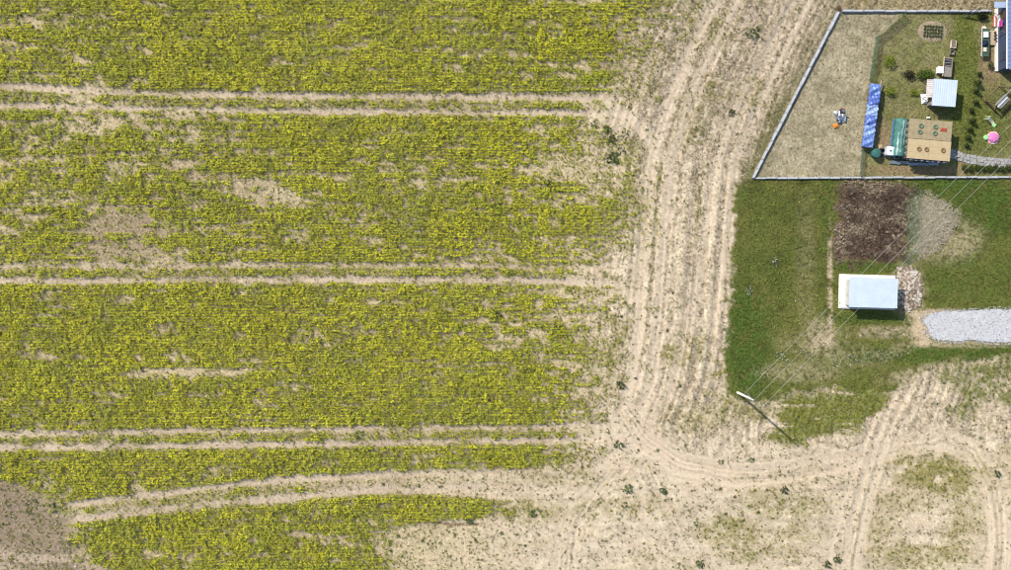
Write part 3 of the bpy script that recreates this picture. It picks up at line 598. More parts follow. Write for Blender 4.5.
# small building on the slab in the meadow
RZ = math.radians(-1.6)
sl_ = thing('concrete_slab', 'whitish concrete slab under the blue roofed shed in the meadow', 'slab', P(866.5, 291.8, 0), RZ)
MB().box((0, 0, .08), (6.75, 4.1, .2)).build('slab', M['concrete_white'], sl_, bevel=.03)
MB().box((-.1, -2.0, .22), (6.2, .16, .1)).build('kerb', M['concrete'], sl_)
sh_ = thing('garden_building', 'shed with pale blue sheet roof standing alone in the meadow', 'shed', P(866.8, 292.8, 0)[:2] + (.18,), RZ)
LX, LY = 5.2, 3.05
w_ = MB().box((0, 0, 1.02), (LX, LY, 2.04)).build('wall', M['wall_grey'], sh_)
for i in range(9): MB().box((-LX / 2 - .012, -LY / 2 + .17 + i * .34, 1.02), (.024, .3, 1.96)).build('board', M['wall_grey'], w_)
d_ = MB().box((-LX / 2 - .045, .1, .95), (.05, .9, 1.88)).build('door', M['wall_grey'], sh_)
MB().box((-LX / 2 - .10, -.25, .95), (.06, .04, .16)).build('handle', M['dark'], d_)
r_ = ribbed(LX + .5, LY + .4, 2.10, 2.24, 12, .005).build('roof', M['roof_blue'], sh_, thick=.05)
MB().box((0, LY / 2 + .21, 2.16), (LX + .5, .02, .14)).box((LX / 2 + .26, 0, 2.12), (.02, LY + .4, .14)).build('fascia', M['roof_blue2'], r_)
MB().tube((-LX / 2 - .2, -LY / 2 - .25, 2.03), (LX / 2 + .2, -LY / 2 - .25, 2.03), .05).build('gutter', M['galv'], r_)

# garden shed with pale blue roof
RZ = math.radians(-4)
sd = thing('garden_shed', 'square garden shed with flat pale blue roof inside the fence', 'shed', P(937.5, 96, 0), RZ)
w_ = MB().box((0, 0, 1.0), (2.5, 2.7, 2.0)).build('wall', M['wood_grey'], sd)
MB().box((-1.27, -.5, .95), (.05, .85, 1.85)).build('door', M['wood_dark'], sd)
MB().box((-1.27, .7, 1.3), (.05, .6, .6)).build('window', M['dark'], sd)
r_ = ribbed(2.8, 3.1, 2.06, 2.22, 11, .010, 'y').build('roof', M['roof_blue'], sd, thick=.05)
MB().box((0, 1.56, 2.15), (2.8, .02, .16)).box((0, -1.56, 2.0), (2.8, .02, .14)).build('fascia', M['roof_blue2'], r_)
# pale lean-to canopy along its left wall
lt = thing('lean_to', 'pale corrugated lean-to canopy against left wall of the garden shed', 'canopy', P(925.5, 91, 0), RZ)
MB().grid(lambda u, v: (-.45 + .9 * v, -1.05 + 2.1 * u, 1.45 + .3 * v + .03 * math.sin(u * 60)), 40, 4).build('roof', mat('pale_pinkish_sheet', lin(222, 210, 204) * .62, .6, var=.2), lt, thick=.03)
for a, b in ((-.4, -1), (-.4, 1), (-.4, 0)): MB().tube((a, b, 0), (a, b, 1.46), .04).build('post', M['wood'], lt)
def crumple(L, W_, Hh, seed, n=10):
    g = np.random.default_rng(seed); T = g.random((n + 1, n + 1))
    def fn(u, v):
        e = min(1, 4 * min(u, 1 - u, v, 1 - v)) ** .6; i, j = int(round(u * n)), int(round(v * n))
        return ((u - .5) * L * (1 + .06 * (T[i][j] - .5)), (v - .5) * W_ * (1 + .06 * (T[j][i] - .5)), .02 + Hh * e * (.65 + .5 * T[i][j]))
    return MB().grid(fn, n, n)
crumple(1.3, 1.2, .55, 3).build('sack_pile', M['white'], None, P(926.3, 99, 0), .1)
tag(bpy.data.objects['sack_pile'], 'white heap of sacks at the lower left corner of the garden shed', 'sacks')

# tan roofed building with two roof halves
RZ = math.radians(-4.7)
tb = thing('tan_building', 'low building with two tan sheet roofs beside the teal netting', 'building', P(922.0, 142.5, 0), RZ)
MB().box((0, 0, 1.1), (4.7, 4.3, 2.2)).build('wall', M['wood_grey'], tb)
for k, (y0, m, zz) in enumerate(((1.18, M['tan_grey'], 2.3), (-1.2, M['tan'], 2.42))):
    rf = MB().box((0, y0, zz - .06), (5.06, 2.26, .06)).build('roof', M['wood_dark'], tb)
    for j in range(3):
        for i in range(2): MB().box((-1.275 + 2.545 * i, y0 - .775 + .775 * j, zz + .006 * ((i + j) % 2)), (2.535, .765, .035)).build('roof_sheet', m, rf)
for i in range(13): MB().box((-2.66, -2.1 + i * .35, 2.18), (.2, .16, .2)).build('batten', M['wood_grey' if i % 2 else 'dark'], tb)
for i in range(15): MB().box((-2.3 + i * .33, -2.46, 2.1 + .05 * (i % 3)), (.26, .2, .16), rz=.1 * (i % 3)).build('eave_block', M['grey_plastic' if i % 2 else 'dark'], tb)
lid = MB().lathe([(.24, 0), (.27, .03), (.27, .1), (.22, .13), (.2, .08), (.0001, .07)], 16)
lid_t, lid_g = lid.mesh('lid', M['tan_dark'], True), lid.mesh('lid', M['green_lid'], True)
for x, y, m, z, lb in ((919, 149, lid_t, 2.46, 'round tan tub lid on the lower tan roof, leftmost of three'), (926.5, 149.5, lid_t, 2.46, 'round tan tub lid on the lower tan roof, middle of three'), (943, 150.5, lid_t, 2.46, 'round tan tub lid on the lower tan roof, rightmost of three'),
                       (921, 126, lid_g, 2.34, 'round greenish lid on upper tan roof, top left of four'), (920, 132, lid_g, 2.34, 'round greenish lid on upper tan roof, bottom left of four'), (935.5, 127, lid_g, 2.34, 'round greenish lid on upper tan roof, top right of four'), (935, 133.5, lid_g, 2.34, 'round greenish lid on upper tan roof, bottom right of four')):
    tag(link('round_lid', m, None, P(x, y, z)), lb, 'lid', 'round lids on the tan roofs')
o = crumple(.75, .4, .06, 9).build('red_cloth', M['red'], None, P(943.5, 130, 2.33), -.1); tag(o, 'faded red cloth lying on the upper tan roof', 'cloth')
# low brush and sheets along its lower eave
sc = thing('sheet_stack', 'grey sheets and laths stacked along the lower wall of the tan building', 'sheets', P(914, 163.5, 0), math.radians(-3))
for i in range(5): MB().box((-2.4 + i * 1.15, -.05 + .08 * math.sin(i * 2), .25 + .05 * (i % 2)), (1.25, .32, .06), rz=.08 * (i % 3 - 1), rx=.3).build('sheet', M['grey_plastic' if i % 2 else 'galv'], sc)
MB().box((0, .05, .1), (5.6, .3, .2)).build('lath_bundle', M['wood_grey'], sc)

# teal lean-to tunnel left of the tan building
tn = thing('net_tunnel', 'teal net covered growing tunnel with milky streaks and blue edge', 'tunnel', P(897.5, 139, 0), math.radians(-6.5))
def tunnel(u, v):
    a = v * math.pi; return (-.78 * math.cos(a) + .03 * math.sin(u * 31 + v * 5), (u - .5) * 4.5, .5 + 1.0 * math.sin(a) ** .7 + .05 * math.sin(u * 24) * math.sin(a))
cv = MB().grid(tunnel, 36, 14).build('net_cover', M['teal'], tn, thick=.015, smooth=True)
for a, b, c in ((.30, .02, .62), (.46, .1, .95), (.60, .3, .98)):
    MB().grid(lambda u, v: tuple(np.array(tunnel(b + (c - b) * u, a + (.05 + .03 * math.sin(u * 5 + a * 20)) * v + .006 * math.sin(u * 9))) + np.array([0, 0, .03])), 16, 1).build('film_streak', M['film'], cv)
for i in range(6): MB().tube((-.8, -2.2 + .88 * i, 0), (-.8, -2.2 + .88 * i, .55), .03).build('hoop_foot', M['galv'], tn)
MB().box((-.84, 0, .42), (.08, 4.5, .28)).build('edge_board', M['blue'], tn)
MB().box((.8, 0, .28), (.06, 4.5, .5)).build('edge_board', M['wood_grey'], tn)

# blue tarpaulins over a long stack of firewood
tp = thing('firewood_stack', 'long firewood stack covered with wrinkled blue tarpaulins', 'woodpile', P(868.8, 117.5, 0), math.radians(82.3))
lg = MB(); g = random.Random(3)
for i in range(46):
    for k in range(7):
        lg.tube((-3.62 + i * .158 + g.uniform(-.02, .02), -.48 + g.uniform(-.04, .03), .09 + k * .15), (-3.62 + i * .158, .48 + g.uniform(-.03, .05), .09 + k * .15), .075, n=6)
tag(lg.build('log_stack', M['wood'], tp), kind='stuff')
for i in range(6):
    x0 = -3.75 + i * 1.25; g2 = np.random.default_rng(40 + i); f = g2.random(8) * 6
    def tarp(u, v):
        t = (v - .5) * 2; y = .64 * np.sign(t) * min(1, abs(t) * 1.35) ; top = 1.17 + .1 * math.sin(u * 3.1) ; z = top - .62 * max(0, abs(t) - .68) / .32
        wv = .10 * math.sin(u * 6 + f[0]) * math.cos(v * 7 + f[1]) + .05 * math.sin(u * 11 + v * 8 + f[2]) + .02 * math.sin(v * 26 - u * 9 + f[3])
        return (x0 + u * 1.32 + .03 * math.sin(v * 12 + f[4]), y + .05 * math.sin(u * 14 + f[5]) * abs(t), z + wv + .006 * i)
    MB().grid(tarp, 16, 22).build('tarpaulin', M['tarp%d' % (i % 5)], tp, thick=.012)
for i in range(4): MB().tube((-3.4 + i * 2.2, -.66, .5), (-2.2 + i * 2.2, -.68, .75), .06).build('pole', M['wood_pale' if i % 2 else 'white'], tp)

# water butt, square white tank, crates by the tunnel
wb = thing('water_butt', 'round teal water butt with ribbed lid below the blue tarpaulins', 'water butt', P(873.5, 154, 0))
MB().lathe([(.44, 0), (.5, .1), (.52, .55), (.5, .95), (.47, 1.0)], 12).build('barrel', M['teal_plastic'], wb)
ld = MB().lathe([(.53, 1.0), (.54, 1.05), (.3, 1.1), (.08, 1.14)], 12).build('lid', M['teal_plastic'], wb)
for i in range(6): t = i * math.pi / 3; MB().box((.3 * math.cos(t), .3 * math.sin(t), 1.115), (.4, .05, .03), rz=t).build('rib', M['green_paint'], ld)
ib = thing('water_tank', 'white cubic tank in a metal cage beside the teal tunnel', 'tank', P(887.5, 152, 0), -.12)
MB().box((0, 0, .62), (.94, 1.02, .96)).build('tank', M['white'], ib, bevel=.06)
MB().box((0, 0, .07), (1.0, 1.1, .13)).build('pallet', M['wood'], ib)
MB().lathe([(.11, 1.1), (.11, 1.15), (.09, 1.16)], 12).build('cap', M['dark'], ib)
for k in range(4):
    m = MB(); zz = .2 + k * .3
    for a, b in (((-.5, -.54), (.5, -.54)), ((.5, -.54), (.5, .54)), ((.5, .54), (-.5, .54)), ((-.5, .54), (-.5, -.54))): m.tube((*a, zz), (*b, zz), .015, n=6)
    m.build('cage_bar', M['galv'], ib)
def crate(name, x, y, d, m, rz, label, cat='crate'):
    r = thing(name, label, cat, P(x, y, 0), rz)
    MB().box((0, 0, .03), (d[0], d[1], .05)).build('base', m, r)
    for sx in (-1, 1):
        MB().box((sx * (d[0] / 2 - .02), 0, d[2] / 2), (.04, d[1], d[2])).build('side', m, r)
        MB().box((0, sx * (d[1] / 2 - .02), d[2] / 2 + .004), (d[0] - .082, .04, d[2])).build('side', m, r)
    return r
crate('crate', 881.5, 152, (.5, .7, .5), M['dark'], .3, 'dark crate between the teal water butt and the white tank')
crate('crate', 895.5, 156, (.6, .8, .55), M['grey_plastic'], .1, 'grey crate right of the white tank')
o = crumple(.5, .5, .2, 12).build('yellow_bag', M['wood_pale'], None, P(880.5, 147, 0)); tag(o, 'small yellowish bag above the dark crate', 'bag')
o = MB().box((0, 0, .15), (.42, .24, .3), taper=.8).build('white_stone', M['white'], None, P(928, 118, 0), bevel=.04); tag(o, 'small white stone block above the tan roof', 'block')

# rubbish heap in the dry plot
rb = thing('scrap_heap', 'heap of grey and bluish scrap pieces in the dry plot', 'heap', P(840.5, 117, 0))
g = random.Random(21)
for i in range(40):
    m = g.choice(['grey_plastic', 'scrap_blue', 'scrap_blue', 'white', 'dark', 'wood_grey', 'red', 'galv', 'grey_plastic'])
    a = g.random() * 6.28; r = .75 * math.sqrt(g.random())
    MB().box((0, 0, 0), (g.uniform(.2, .6), g.uniform(.12, .4), g.uniform(.05, .2)), rx=g.uniform(-.5, .5), ry=g.uniform(-.5, .5)).build('scrap_piece', M[m], rb, (math.cos(a) * r * .9, math.sin(a) * r * 1.1, .12 + .3 * g.random() * (1 - r)), g.random() * 3)
o = crumple(.75, .55, .22, 15).build('orange_sheet', M['orange'], None, P(836, 126, 0), .3); tag(o, 'crumpled orange sheet at the foot of the scrap heap', 'sheet')

# ------------------------------------------------------------------ house at the right edge
hs = thing('house', 'house with slate blue roof at the right edge of the garden', 'house', P(997.5, 40, 0))
HL = 8.1; HW = 9.5
MB().box((HW / 2, -.05, 1.5), (HW, HL - .7, 3.0)).build('wall', M['house_wall'], hs)
rf = MB().grid(lambda u, v: (-.15 + (HW / 2 + .15) * v, (u - .5) * HL, 2.95 + 1.5 * v + (.03 if int(u * 64) % 4 == 0 else 0)), 64, 1).build('roof', M['house_roof'], hs, thick=.1)
MB().grid(lambda u, v: (HW + .15 - (HW / 2 + .15) * v, (.5 - u) * HL, 2.95 + 1.5 * v), 2, 1).build('roof', M['house_roof'], hs, thick=.1)
MB().tube((-.2, -HL / 2, 2.92), (-.2, HL / 2, 2.92), .07).build('gutter', M['white'], rf)
MB().tube((.02, -HL / 2 - .02, 2.98), (HW / 2, -HL / 2 - .02, 4.44), .05).build('verge', M['white'], rf)
MB().add([(.0, y, 2.97) for y in (-HL / 2 + .3, HL / 2 - .4)] + [(HW, y, 2.97) for y in (-HL / 2 + .3, HL / 2 - .4)] + [(HW / 2, y, 4.36) for y in (-HL / 2 + .3, HL / 2 - .4)], [(0, 2, 4), (1, 5, 3)]).build('gable', M['house_wall'], hs)
for y in (-2.2, .8):
    wn = MB().box((-.02, y, 1.55), (.06, 1.1, 1.2)).build('window', M['wood_dark'], hs)
    MB().box((-.06, y, 1.55), (.03, .94, 1.04)).build('pane', mat('window_glass', (.03, .05, .08), .1, spec=.6), wn)
    MB().box((-.1, y, .92), (.18, 1.2, .05)).build('sill', M['house_wall'], wn)
MB().box((-.03, 2.6, 1.05), (.06, .95, 2.1)).build('door', M['wood_dark'], hs)
MB().box((-.2, -.05, .12), (.36, HL - .6, .24)).build('plinth', M['concrete_white'], hs)
o = MB().grid(lambda u, v: (.05 * math.sin(v * 9) - .02, (u - .5) * .8, .9 * v + .03 * math.sin(u * 14)), 10, 8).build('magenta_cloth', M['magenta'], None, (P(997.5, 27, 0)[0] - .34, P(0, 27, 0)[1], 1.25), thick=.02); tag(o, 'magenta cloth hung on the house wall', 'cloth')
aw = thing('awning', 'pale bluish flat awning at the top corner of the house', 'awning', P(992.5, 9.5, 0))
MB().box((0, 0, 2.2), (1.5, .7, .06), rx=.08).build('roof', M['roof_blue2'], aw)
for a in (-.68, .68): MB().tube((a, -.28, 0), (a, -.28, 2.17), .035).build('post', M['galv'], aw); MB().tube((a, .28, 0), (a, .28, 2.2), .035).build('post', M['galv'], aw)

# terrace furniture beside the house
tbk = thing('garden_table', 'long narrow green table with pale edge beside the house', 'table', P(983, 44, 0), math.radians(-1.5))
MB().box((0, 0, .74), (.86, 3.3, .06)).build('table_top', M['green_paint'], tbk)
MB().box((-.47, 0, .73), (.08, 3.3, .05)).build('edge', M['cream'], tbk)
for a in (-.36, .36):
    for b in (-1.5, 0, 1.5): MB().box((a, b, .355), (.07, .07, .71)).build('leg', M['green_paint'], tbk)
for (x, y, dx, dy, dz, m, nm, lb, ct) in ((985.5, 35, .5, .62, .2, 'white', 'white_tray', 'white tray near the upper end of the green table', 'tray'), (985, 43.5, .66, .75, .3, 'navy', 'navy_bag', 'navy bag in the middle of the green table', 'bag'), (984.5, 50, .35, .45, .16, 'cream', 'pale_box', 'pale box near the lower end of the green table', 'box')):
    o = (crumple(dx, dy, dz, 31) if nm == 'navy_bag' else MB().box((0, 0, dz / 2), (dx, dy, dz), taper=1.1).box((0, 0, dz), (dx * .8, dy * .8, .02))).build(nm, M[m], None, P(x, y, .78)); tag(o, lb, ct)
o = MB().lathe([(.2, 0), (.26, .18), (.24, .32), (.2, .3)], 14).build('flower_pot', M['cream'], None, P(983, 28.5, 0)); tag(o, 'cream round pot above the upper end of the green table', 'pot')
dk_ = thing('wooden_pallet', 'pale wooden pallet deck between the green table and the house', 'pallet', P(991, 38.5, 0), math.radians(-2))
for i in range(7): MB().box((0, -.75 + i * .25, .34), (.85, .21, .04)).build('slat', M['wood_pale'], dk_)
for a in (-.36, 0, .36): MB().box((a, 0, .16), (.09, 1.7, .32)).build('runner', M['wood'], dk_)
for i in range(3): o = MB().lathe([(.1, 0), (.13, .2), (.12, .28), (.08, .28)], 10).build('black_pot', M['dark'], None, P(994.7, 33 + i * 3.2, .36)); tag(o, 'small black pot on the pallet deck, %s of three in a row' % ('topmost', 'middle', 'lowest')[i], 'pot', 'black pots on the pallet')
bn = thing('garden_bench', 'coral and white garden bench against the upper house wall', 'bench', P(995, 22, 0), math.pi / 2)
for i in range(3): MB().box((0, .08 + i * .14, .44), (1.3, .12, .04)).build('seat_slat', M['coral' if i != 1 else 'white'], bn)
MB().box((0, -.22, .7), (1.3, .05, .4), rx=.15).build('backrest', M['white'], bn)
for a in (-.55, .55):
    for b in (.05, .42): MB().box((a, b, .21), (.06, .06, .42)).build('leg', M['coral'], bn)

# swing seat in a timber frame
sw = thing('swing_seat', 'timber frame swing with grey slatted seat below the house', 'swing', P(997, 99.5, 0), math.radians(45))
for a in (-1.25, 1.25):
    for sgn in (-1, 1): MB().tube((a, sgn * .95, 0), (a, sgn * .08, 1.95), .06).build('leg', M['wood_dark'], sw)
    MB().tube((a, -.75, .45), (a, .75, .45), .05).build('brace', M['wood_dark'], sw)
MB().tube((-1.5, 0, 1.98), (1.5, 0, 1.98), .08).build('top_beam', M['wood_grey'], sw)
MB().box((-1.25, 0, .06), (.14, 2.5, .1)).build('ground_beam', M['wood_dark'], sw)
for i in range(5): MB().box((0, -.75 + i * .15, .5 + .012 * i), (1.7, .11, .035)).build('seat_slat', M['white' if i % 2 else 'grey_plastic'], sw)
for i in range(4): MB().box((0, -.86 - .03 * i, .62 + i * .14), (1.7, .035, .11)).build('back_slat', M['wood_grey'], sw)
for a in (-.85, .85): MB().tube((a, -.4, .5), (a, 0, 1.95), .02).build('hanger', M['galv'], sw)
MB().box((0, .95, .04), (2.4, .1, .07)).build('ground_beam', M['wood'], sw)
lb_ = MB().box((0, 0, .06), (2.0, .14, .12)).box((0, .1, .04), (1.7, .06, .08)).build('timber_beam', M['wood_dark'], None, P(1008, 109, 0), math.radians(50)); tag(lb_, 'dark timber lying on the grass right of the swing', 'timber')

# pink and green turtle-shaped sand pit, small slide
tt = thing('turtle_sandpit', 'pink shell sandpit with pale green head on the lawn', 'sandpit', P(992, 138, 0), 0)
def shell(u, v):
    a = u * 2 * math.pi; r = v; sc = 1 + .05 * math.cos(a * 9)
    return (.72 * r * sc * math.cos(a) + .1, .62 * r * sc * math.sin(a), .12 + .42 * math.sqrt(max(0, 1 - r * r)) + .025 * math.cos(a * 6) * math.sin(r * 6))
sl2 = MB().grid(shell, 36, 10).build('shell', M['pink'], tt, smooth=True)
MB().lathe([(.72, 0), (.78, .06), (.74, .13)], 24, (.1, 0, 0)).build('rim', M['cream'], tt)
hd = MB().lathe([(.3, .02), (.34, .12), (.3, .28), (.18, .36)], 16, (-.78, .02, 0)).build('head', M['mint'], tt)
for sg in (-1, 1): MB().lathe([(.05, .25), (.06, .3), (.02, .34)], 8, (-.84, .02 + .15 * sg, 0)).build('eye', M['dark'], hd)
for a, b in ((-.35, .62), (.5, .62), (-.35, -.62), (.5, -.62)): MB().lathe([(.13, 0), (.15, .06), (.09, .12)], 10, (a, b, 0)).build('flipper', M['coral'], tt)
sd2 = thing('toy_slide', 'small cream toy slide with mint foot above the pink sandpit', 'slide', P(990, 121.5, 0), math.radians(-35))
MB().grid(lambda u, v: (-.55 + 1.0 * u, (v - .5) * .4, .72 * (1 - u) ** 1.5 + .1 + .07 * abs(2 * v - 1)), 14, 6).build('chute', M['cream'], sd2, thick=.04)
MB().box((.62, -.12, .08), (.4, .42, .12)).build('foot', M['mint'], sd2)
for sg in (-1, 1): MB().tube((-.75, sg * .2, 0), (-.55, sg * .2, .95), .03).build('rail', M['cream'], sd2)
for i in range(3): MB().tube((-.72 + .06 * i, -.2, .18 + .22 * i), (-.72 + .06 * i, .2, .18 + .22 * i), .02).build('rung', M['mint'], sd2)

# handcart with crates, white box, planter above the garden shed
hc = thing('hand_cart', 'flat wooden cart with dark slatted load above the garden shed', 'cart', P(945.5, 68, 0), math.radians(-5))
MB().box((0, 0, .5), (.95, 2.3, .06)).build('bed', M['wood_grey'], hc)
MB().box((-.5, 0, .6), (.05, 2.3, .26)).build('side_board', M['wood_pale'], hc)
MB().box((.5, 0, .6), (.05, 2.3, .26)).build('side_board', M['wood_grey'], hc)
for i in range(6): MB().box((0, .15 + .16 * i, .6), (.8, .07, .1)).build('load_slat', M['dark' if i % 2 else 'wood_grey'], hc)
for a in (-.56, .56):
    wh = MB().tube((a - .05, -.3, .3), (a + .05, -.3, .3), .3, n=18).build('wheel', M['dark'], hc)
    MB().tube((a - .07, -.3, .3), (a + .07, -.3, .3), .08, n=10).build('hub', M['galv'], wh)
MB().tube((0, 1.1, .5), (.3, 2.2, .3), .03).build('drawbar', M['wood'], hc)
o = MB().box((0, 0, .35), (.6, .75, .7)).box((0, 0, .72), (.66, .8, .05)).build('white_cabinet', M['white'], None, P(938.5, 71, 0), -.08); tag(o, 'small white cabinet left of the wooden cart', 'cabinet')
pb = crate('planter_box', 952.5, 45, (.6, .9, .4), M['cream'], -.1, 'cream planter box above the wooden cart', 'planter')
MB().box((0, 0, .3), (.5, .8, .06)).build('soil', M['brown_soil'], pb)
crate('planter_box', 951.5, 53, (.5, .55, .35), M['wood_grey'], -.1, 'small grey planter box between the cart and the cream planter', 'planter')

# ------------------------------------------------------------------ shrubs
def shrub(name, x, y, rx, ry, h, n, c0, c1, label, cat, group=None, conic=0, leaf=.16, seed=0, base=.08):
    g = np.random.default_rng(500 + seed); r = thing(name, label, cat, P(x, y, 0), 0, group)
    t = g.random(n) ** .8; a = g.random(n) * 6.283; rr = np.sqrt(g.random(n)) * (1 - t * conic) * (1 if conic else np.sqrt(np.clip(1 - (t * 2 - 1) ** 2 * .8, .1, 1)))
    rr *= .8 + .25 * np.sin(a * 3 + seed) * np.sin(t * 7 + seed)
    c = np.stack([np.cos(a) * rr * rx, np.sin(a) * rr * ry, base + t * h], 1)
    o = link('crown', np_mesh('crown', leaves(c, leaf * (.6 + .8 * g.random(n)), leaf * .55, .9, g), 4, mixc(c0, c1, np.clip(g.random(n) * .7 + .3 * t, 0, 1)), M['leaf']), r)
    tr = MB().tube((0, 0, 0), (0, 0, h * .7 + base), .05, .02, 6)
    for k in range(4): b = k * 1.57 + seed; tr.tube((0, 0, base + h * .15 * k), (rx * .5 * math.cos(b), ry * .5 * math.sin(b), base + h * (.3 + .15 * k)), .025, .01, 5)
    tr.build('trunk', M['bark'], r)
    return r
lg0, lg1 = lin(112, 132, 44) * .6, lin(160, 172, 60) * .64
dg0, dg1 = lin(50, 68, 34) * .5, lin(78, 100, 44) * .58
shrub('shrub', 888.5, 62, .95, .95, .8, 420, lg0, lg1, 'bright yellow green shrub right of the net fence', 'shrub', seed=1)
shrub('shrub', 889, 92, .85, .75, .7, 340, lg0, lg1, 'yellow green shrub beside the top of the blue tarpaulins', 'shrub', seed=2)
shrub('shrub', 913, 93, .6, .55, .4, 180, lg0, lg1, 'low yellow green shrub left of the garden shed', 'shrub', seed=3)
shrub('shrub', 924, 75.5, 1.45, .8, .9, 900, lin(66, 88, 36) * .55, lin(110, 134, 52) * .6, 'wide green shrub above left of the garden shed', 'shrub', seed=4)
shrub('shrub', 908, 75.5, .95, .7, .7, 480, lin(46, 46, 34) * .5, lin(92, 84, 58) * .5, 'dark withered shrub left of the wide green shrub', 'shrub', seed=5)
shrub('shrub', 981, 17.5, .85, .4, .7, 420, lin(30, 40, 28) * .45, lin(70, 84, 46) * .5, 'dark low shrub under the top garden fence near the house', 'shrub', seed=6)
shrub('shrub', 989, 66, .4, .55, .7, 200, dg0, lin(120, 130, 80) * .6, 'small grey green shrub at lower left corner of house', 'shrub', seed=7)
ord_ = ['first', 'second', 'third', 'fourth', 'fifth', 'sixth', 'seventh', 'eighth', 'ninth']
for i, (x, y) in enumerate([(978.5, 74.5), (976, 83.5), (975, 91.5), (975, 103), (970.5, 111), (970.5, 121.5), (968.5, 130), (967, 138), (966, 146)]):
    shrub('conifer', x, y, .42 + .09 * (i * 7 % 4), .40 + .08 * (i * 5 % 3), .7 + .16 * (i * 3 % 4), 420, lin(54, 70, 38) * .5, lin(98, 114, 56) * .56, 'small dark conifer, %s from the house down the row' % ord_[i], 'conifer', 'conifer row on the lawn', .75, .13, 20 + i)
for i in range(9):
    shrub('hedge_plant', 963.5 + i * 6.2, 168.5 + .6 * math.sin(i * 2.3), .42, .5, .55, 260, lin(52, 70, 34) * .5, lin(108, 122, 56) * .58, 'dark green hedge plant under the paved path, %s from the left' % ord_[i], 'hedge plant', 'hedge plants along the lower garden fence', 0, .15, 40 + i)
shrub('shrub', 838, 9, .5, .5, .4, 160, lin(120, 92, 64) * .5, lin(176, 150, 116) * .6, 'brown dry brush at the top left garden corner', 'brush', seed=8)
# vegetable bed
vb = thing('vegetable_bed', 'oval bed of dug soil with small plants in rows', 'bed', P(932.5, 31.5, 0), -.05)
MB().grid(lambda u, v: (1.75 * v * math.cos(u * 6.2832), 1.25 * v * math.sin(u * 6.2832), .02 + .10 * (1 - v ** 3) + .02 * math.sin(u * 40) * v), 40, 6).build('soil', mat('bed_soil', lin(176, 156, 128) * .58, .95, var=.35, scale=6, bump=.5), vb)
g = np.random.default_rng(77); n = 30
vm = np_mesh('plant', leaves(np.stack([g.normal(0, .08, n), g.normal(0, .07, n), .05 + .12 * g.random(n)], 1), .15, .09, .7, g), 4, mixc(lin(70, 92, 52) * .5, lin(120, 134, 88) * .55, g.random(n)), M['leaf'])
for i in range(7):
    for j in range(4):
        o = link('plant', vm, vb, (-1.0 + i * .33 + .04 * (j % 2), -.6 + j * .38, .08), i * 1.3 + j)
# bean poles leaning at the top fence
bp = thing('leaning_poles', 'dark poles crossed over the top garden fence', 'poles', P(965, 15, 0))
for a, b in ((0, .9), (.55, 1.5), (.8, 1.75)): MB().tube((a - .5, -.35, 0), (b - .3, .42, 1.85), .04).build('pole', M['dark'], bp)

# ------------------------------------------------------------------ paved path
pv = MB(); g = random.Random(5)
pth = [(951, 153.5), (965, 158), (985, 161.5), (1011, 163.5), (1050, 165)]
for x in np.arange(951, 1050, 3.4):
    yc = np.interp(x, [p[0] for p in pth], [p[1] for p in pth])
    for k in range(3):
        p = P(x + g.uniform(-.3, .3), yc - 3 + 3.2 * k + g.uniform(-.3, .3)); pv.box((p[0], p[1], .04 + g.uniform(0, .02)), (.37, .34, .08), rz=g.uniform(-.15, .05))
o = pv.build('paved_path', M['paver']); tag(o, 'pale grey stone path from the tan building to the right edge', 'path', kind='structure')

# ------------------------------------------------------------------ heaps and the gravel pad
def rock_cloud(name, pts_n, polyfn, smin, smax, hfun, cols, seed):
    g = np.random.default_rng(seed); out = []; cl = []
    base = np.array([(-1,-1,-1),(1,-1,-1),(1,1,-1),(-1,1,-1),(-1,-1,1),(1,-1,1),(1,1,1),(-1,1,1)], float)
    fi = [(4,5,6,7),(0,1,5,4),(1,2,6,5),(2,3,7,6),(3,0,4,7),(3,2,1,0)]
    P_ = polyfn(pts_n, g)
    for x, y in P_:
        s = g.uniform(smin, smax); v = base * np.array([s, s * g.uniform(.6, 1), s * g.uniform(.35, .7)]) * (.75 + .5 * g.random((8, 3))) / 2
        a = g.random() * 6.28; ca, sa = math.cos(a), math.sin(a); v = np.stack([v[:, 0] * ca - v[:, 1] * sa, v[:, 0] * sa + v[:, 1] * ca, v[:, 2]], 1)
        b = P(x, y, 0); v += np.array([b[0], b[1], hfun(x, y) + s * .15])
        c = np.asarray(cols[int(g.integers(len(cols)))]) * g.uniform(.75, 1.2)
        for f in fi: out.append(v[list(f)]); cl.append(c)
    return np_mesh(name, np.array(out), 4, np.array(cl), M['rock'])
def rnd_in(poly):
    def fn(n, g):
        xs = [p[0] for p in poly]; ys = [p[1] for p in poly]; r = []
        while len(r) < n:
            x = g.uniform(min(xs), max(xs), 200); y = g.uniform(min(ys), max(ys), 200); k = inpoly(x, y, poly); r += list(zip(x[k], y[k]))
        return r[:n]
    return fn
def mound(poly, cx, cy, hh, m, seed, n=40):
    """rough heap whose foot follows the polygon"""
    g = np.random.default_rng(seed); T = g.random((n + 2, 20)); pts = poly + [poly[0]]
    seg = np.cumsum([0] + [math.dist(pts[i], pts[i + 1]) for i in range(len(pts) - 1)])
    def fn(u, v):
        t = u * seg[-1]; x = np.interp(t, seg, [p[0] for p in pts]); y = np.interp(t, seg, [p[1] for p in pts])
        i = int(round(u * n)) % n; j = int(round(v * 9)); k = v if j else 0
        jit = (T[i][j] - .5) * (.8 if 0 < j < 9 else 0)
        p = P(cx + (x - cx) * k + jit * 2.5, cy + (y - cy) * k + jit * 2.5)
        return (p[0], p[1], -.05 + hh * (1 - v ** 2.2) * (.75 + .5 * (T[i][j] if j else .5)))
    return MB().grid(fn, n, 9)
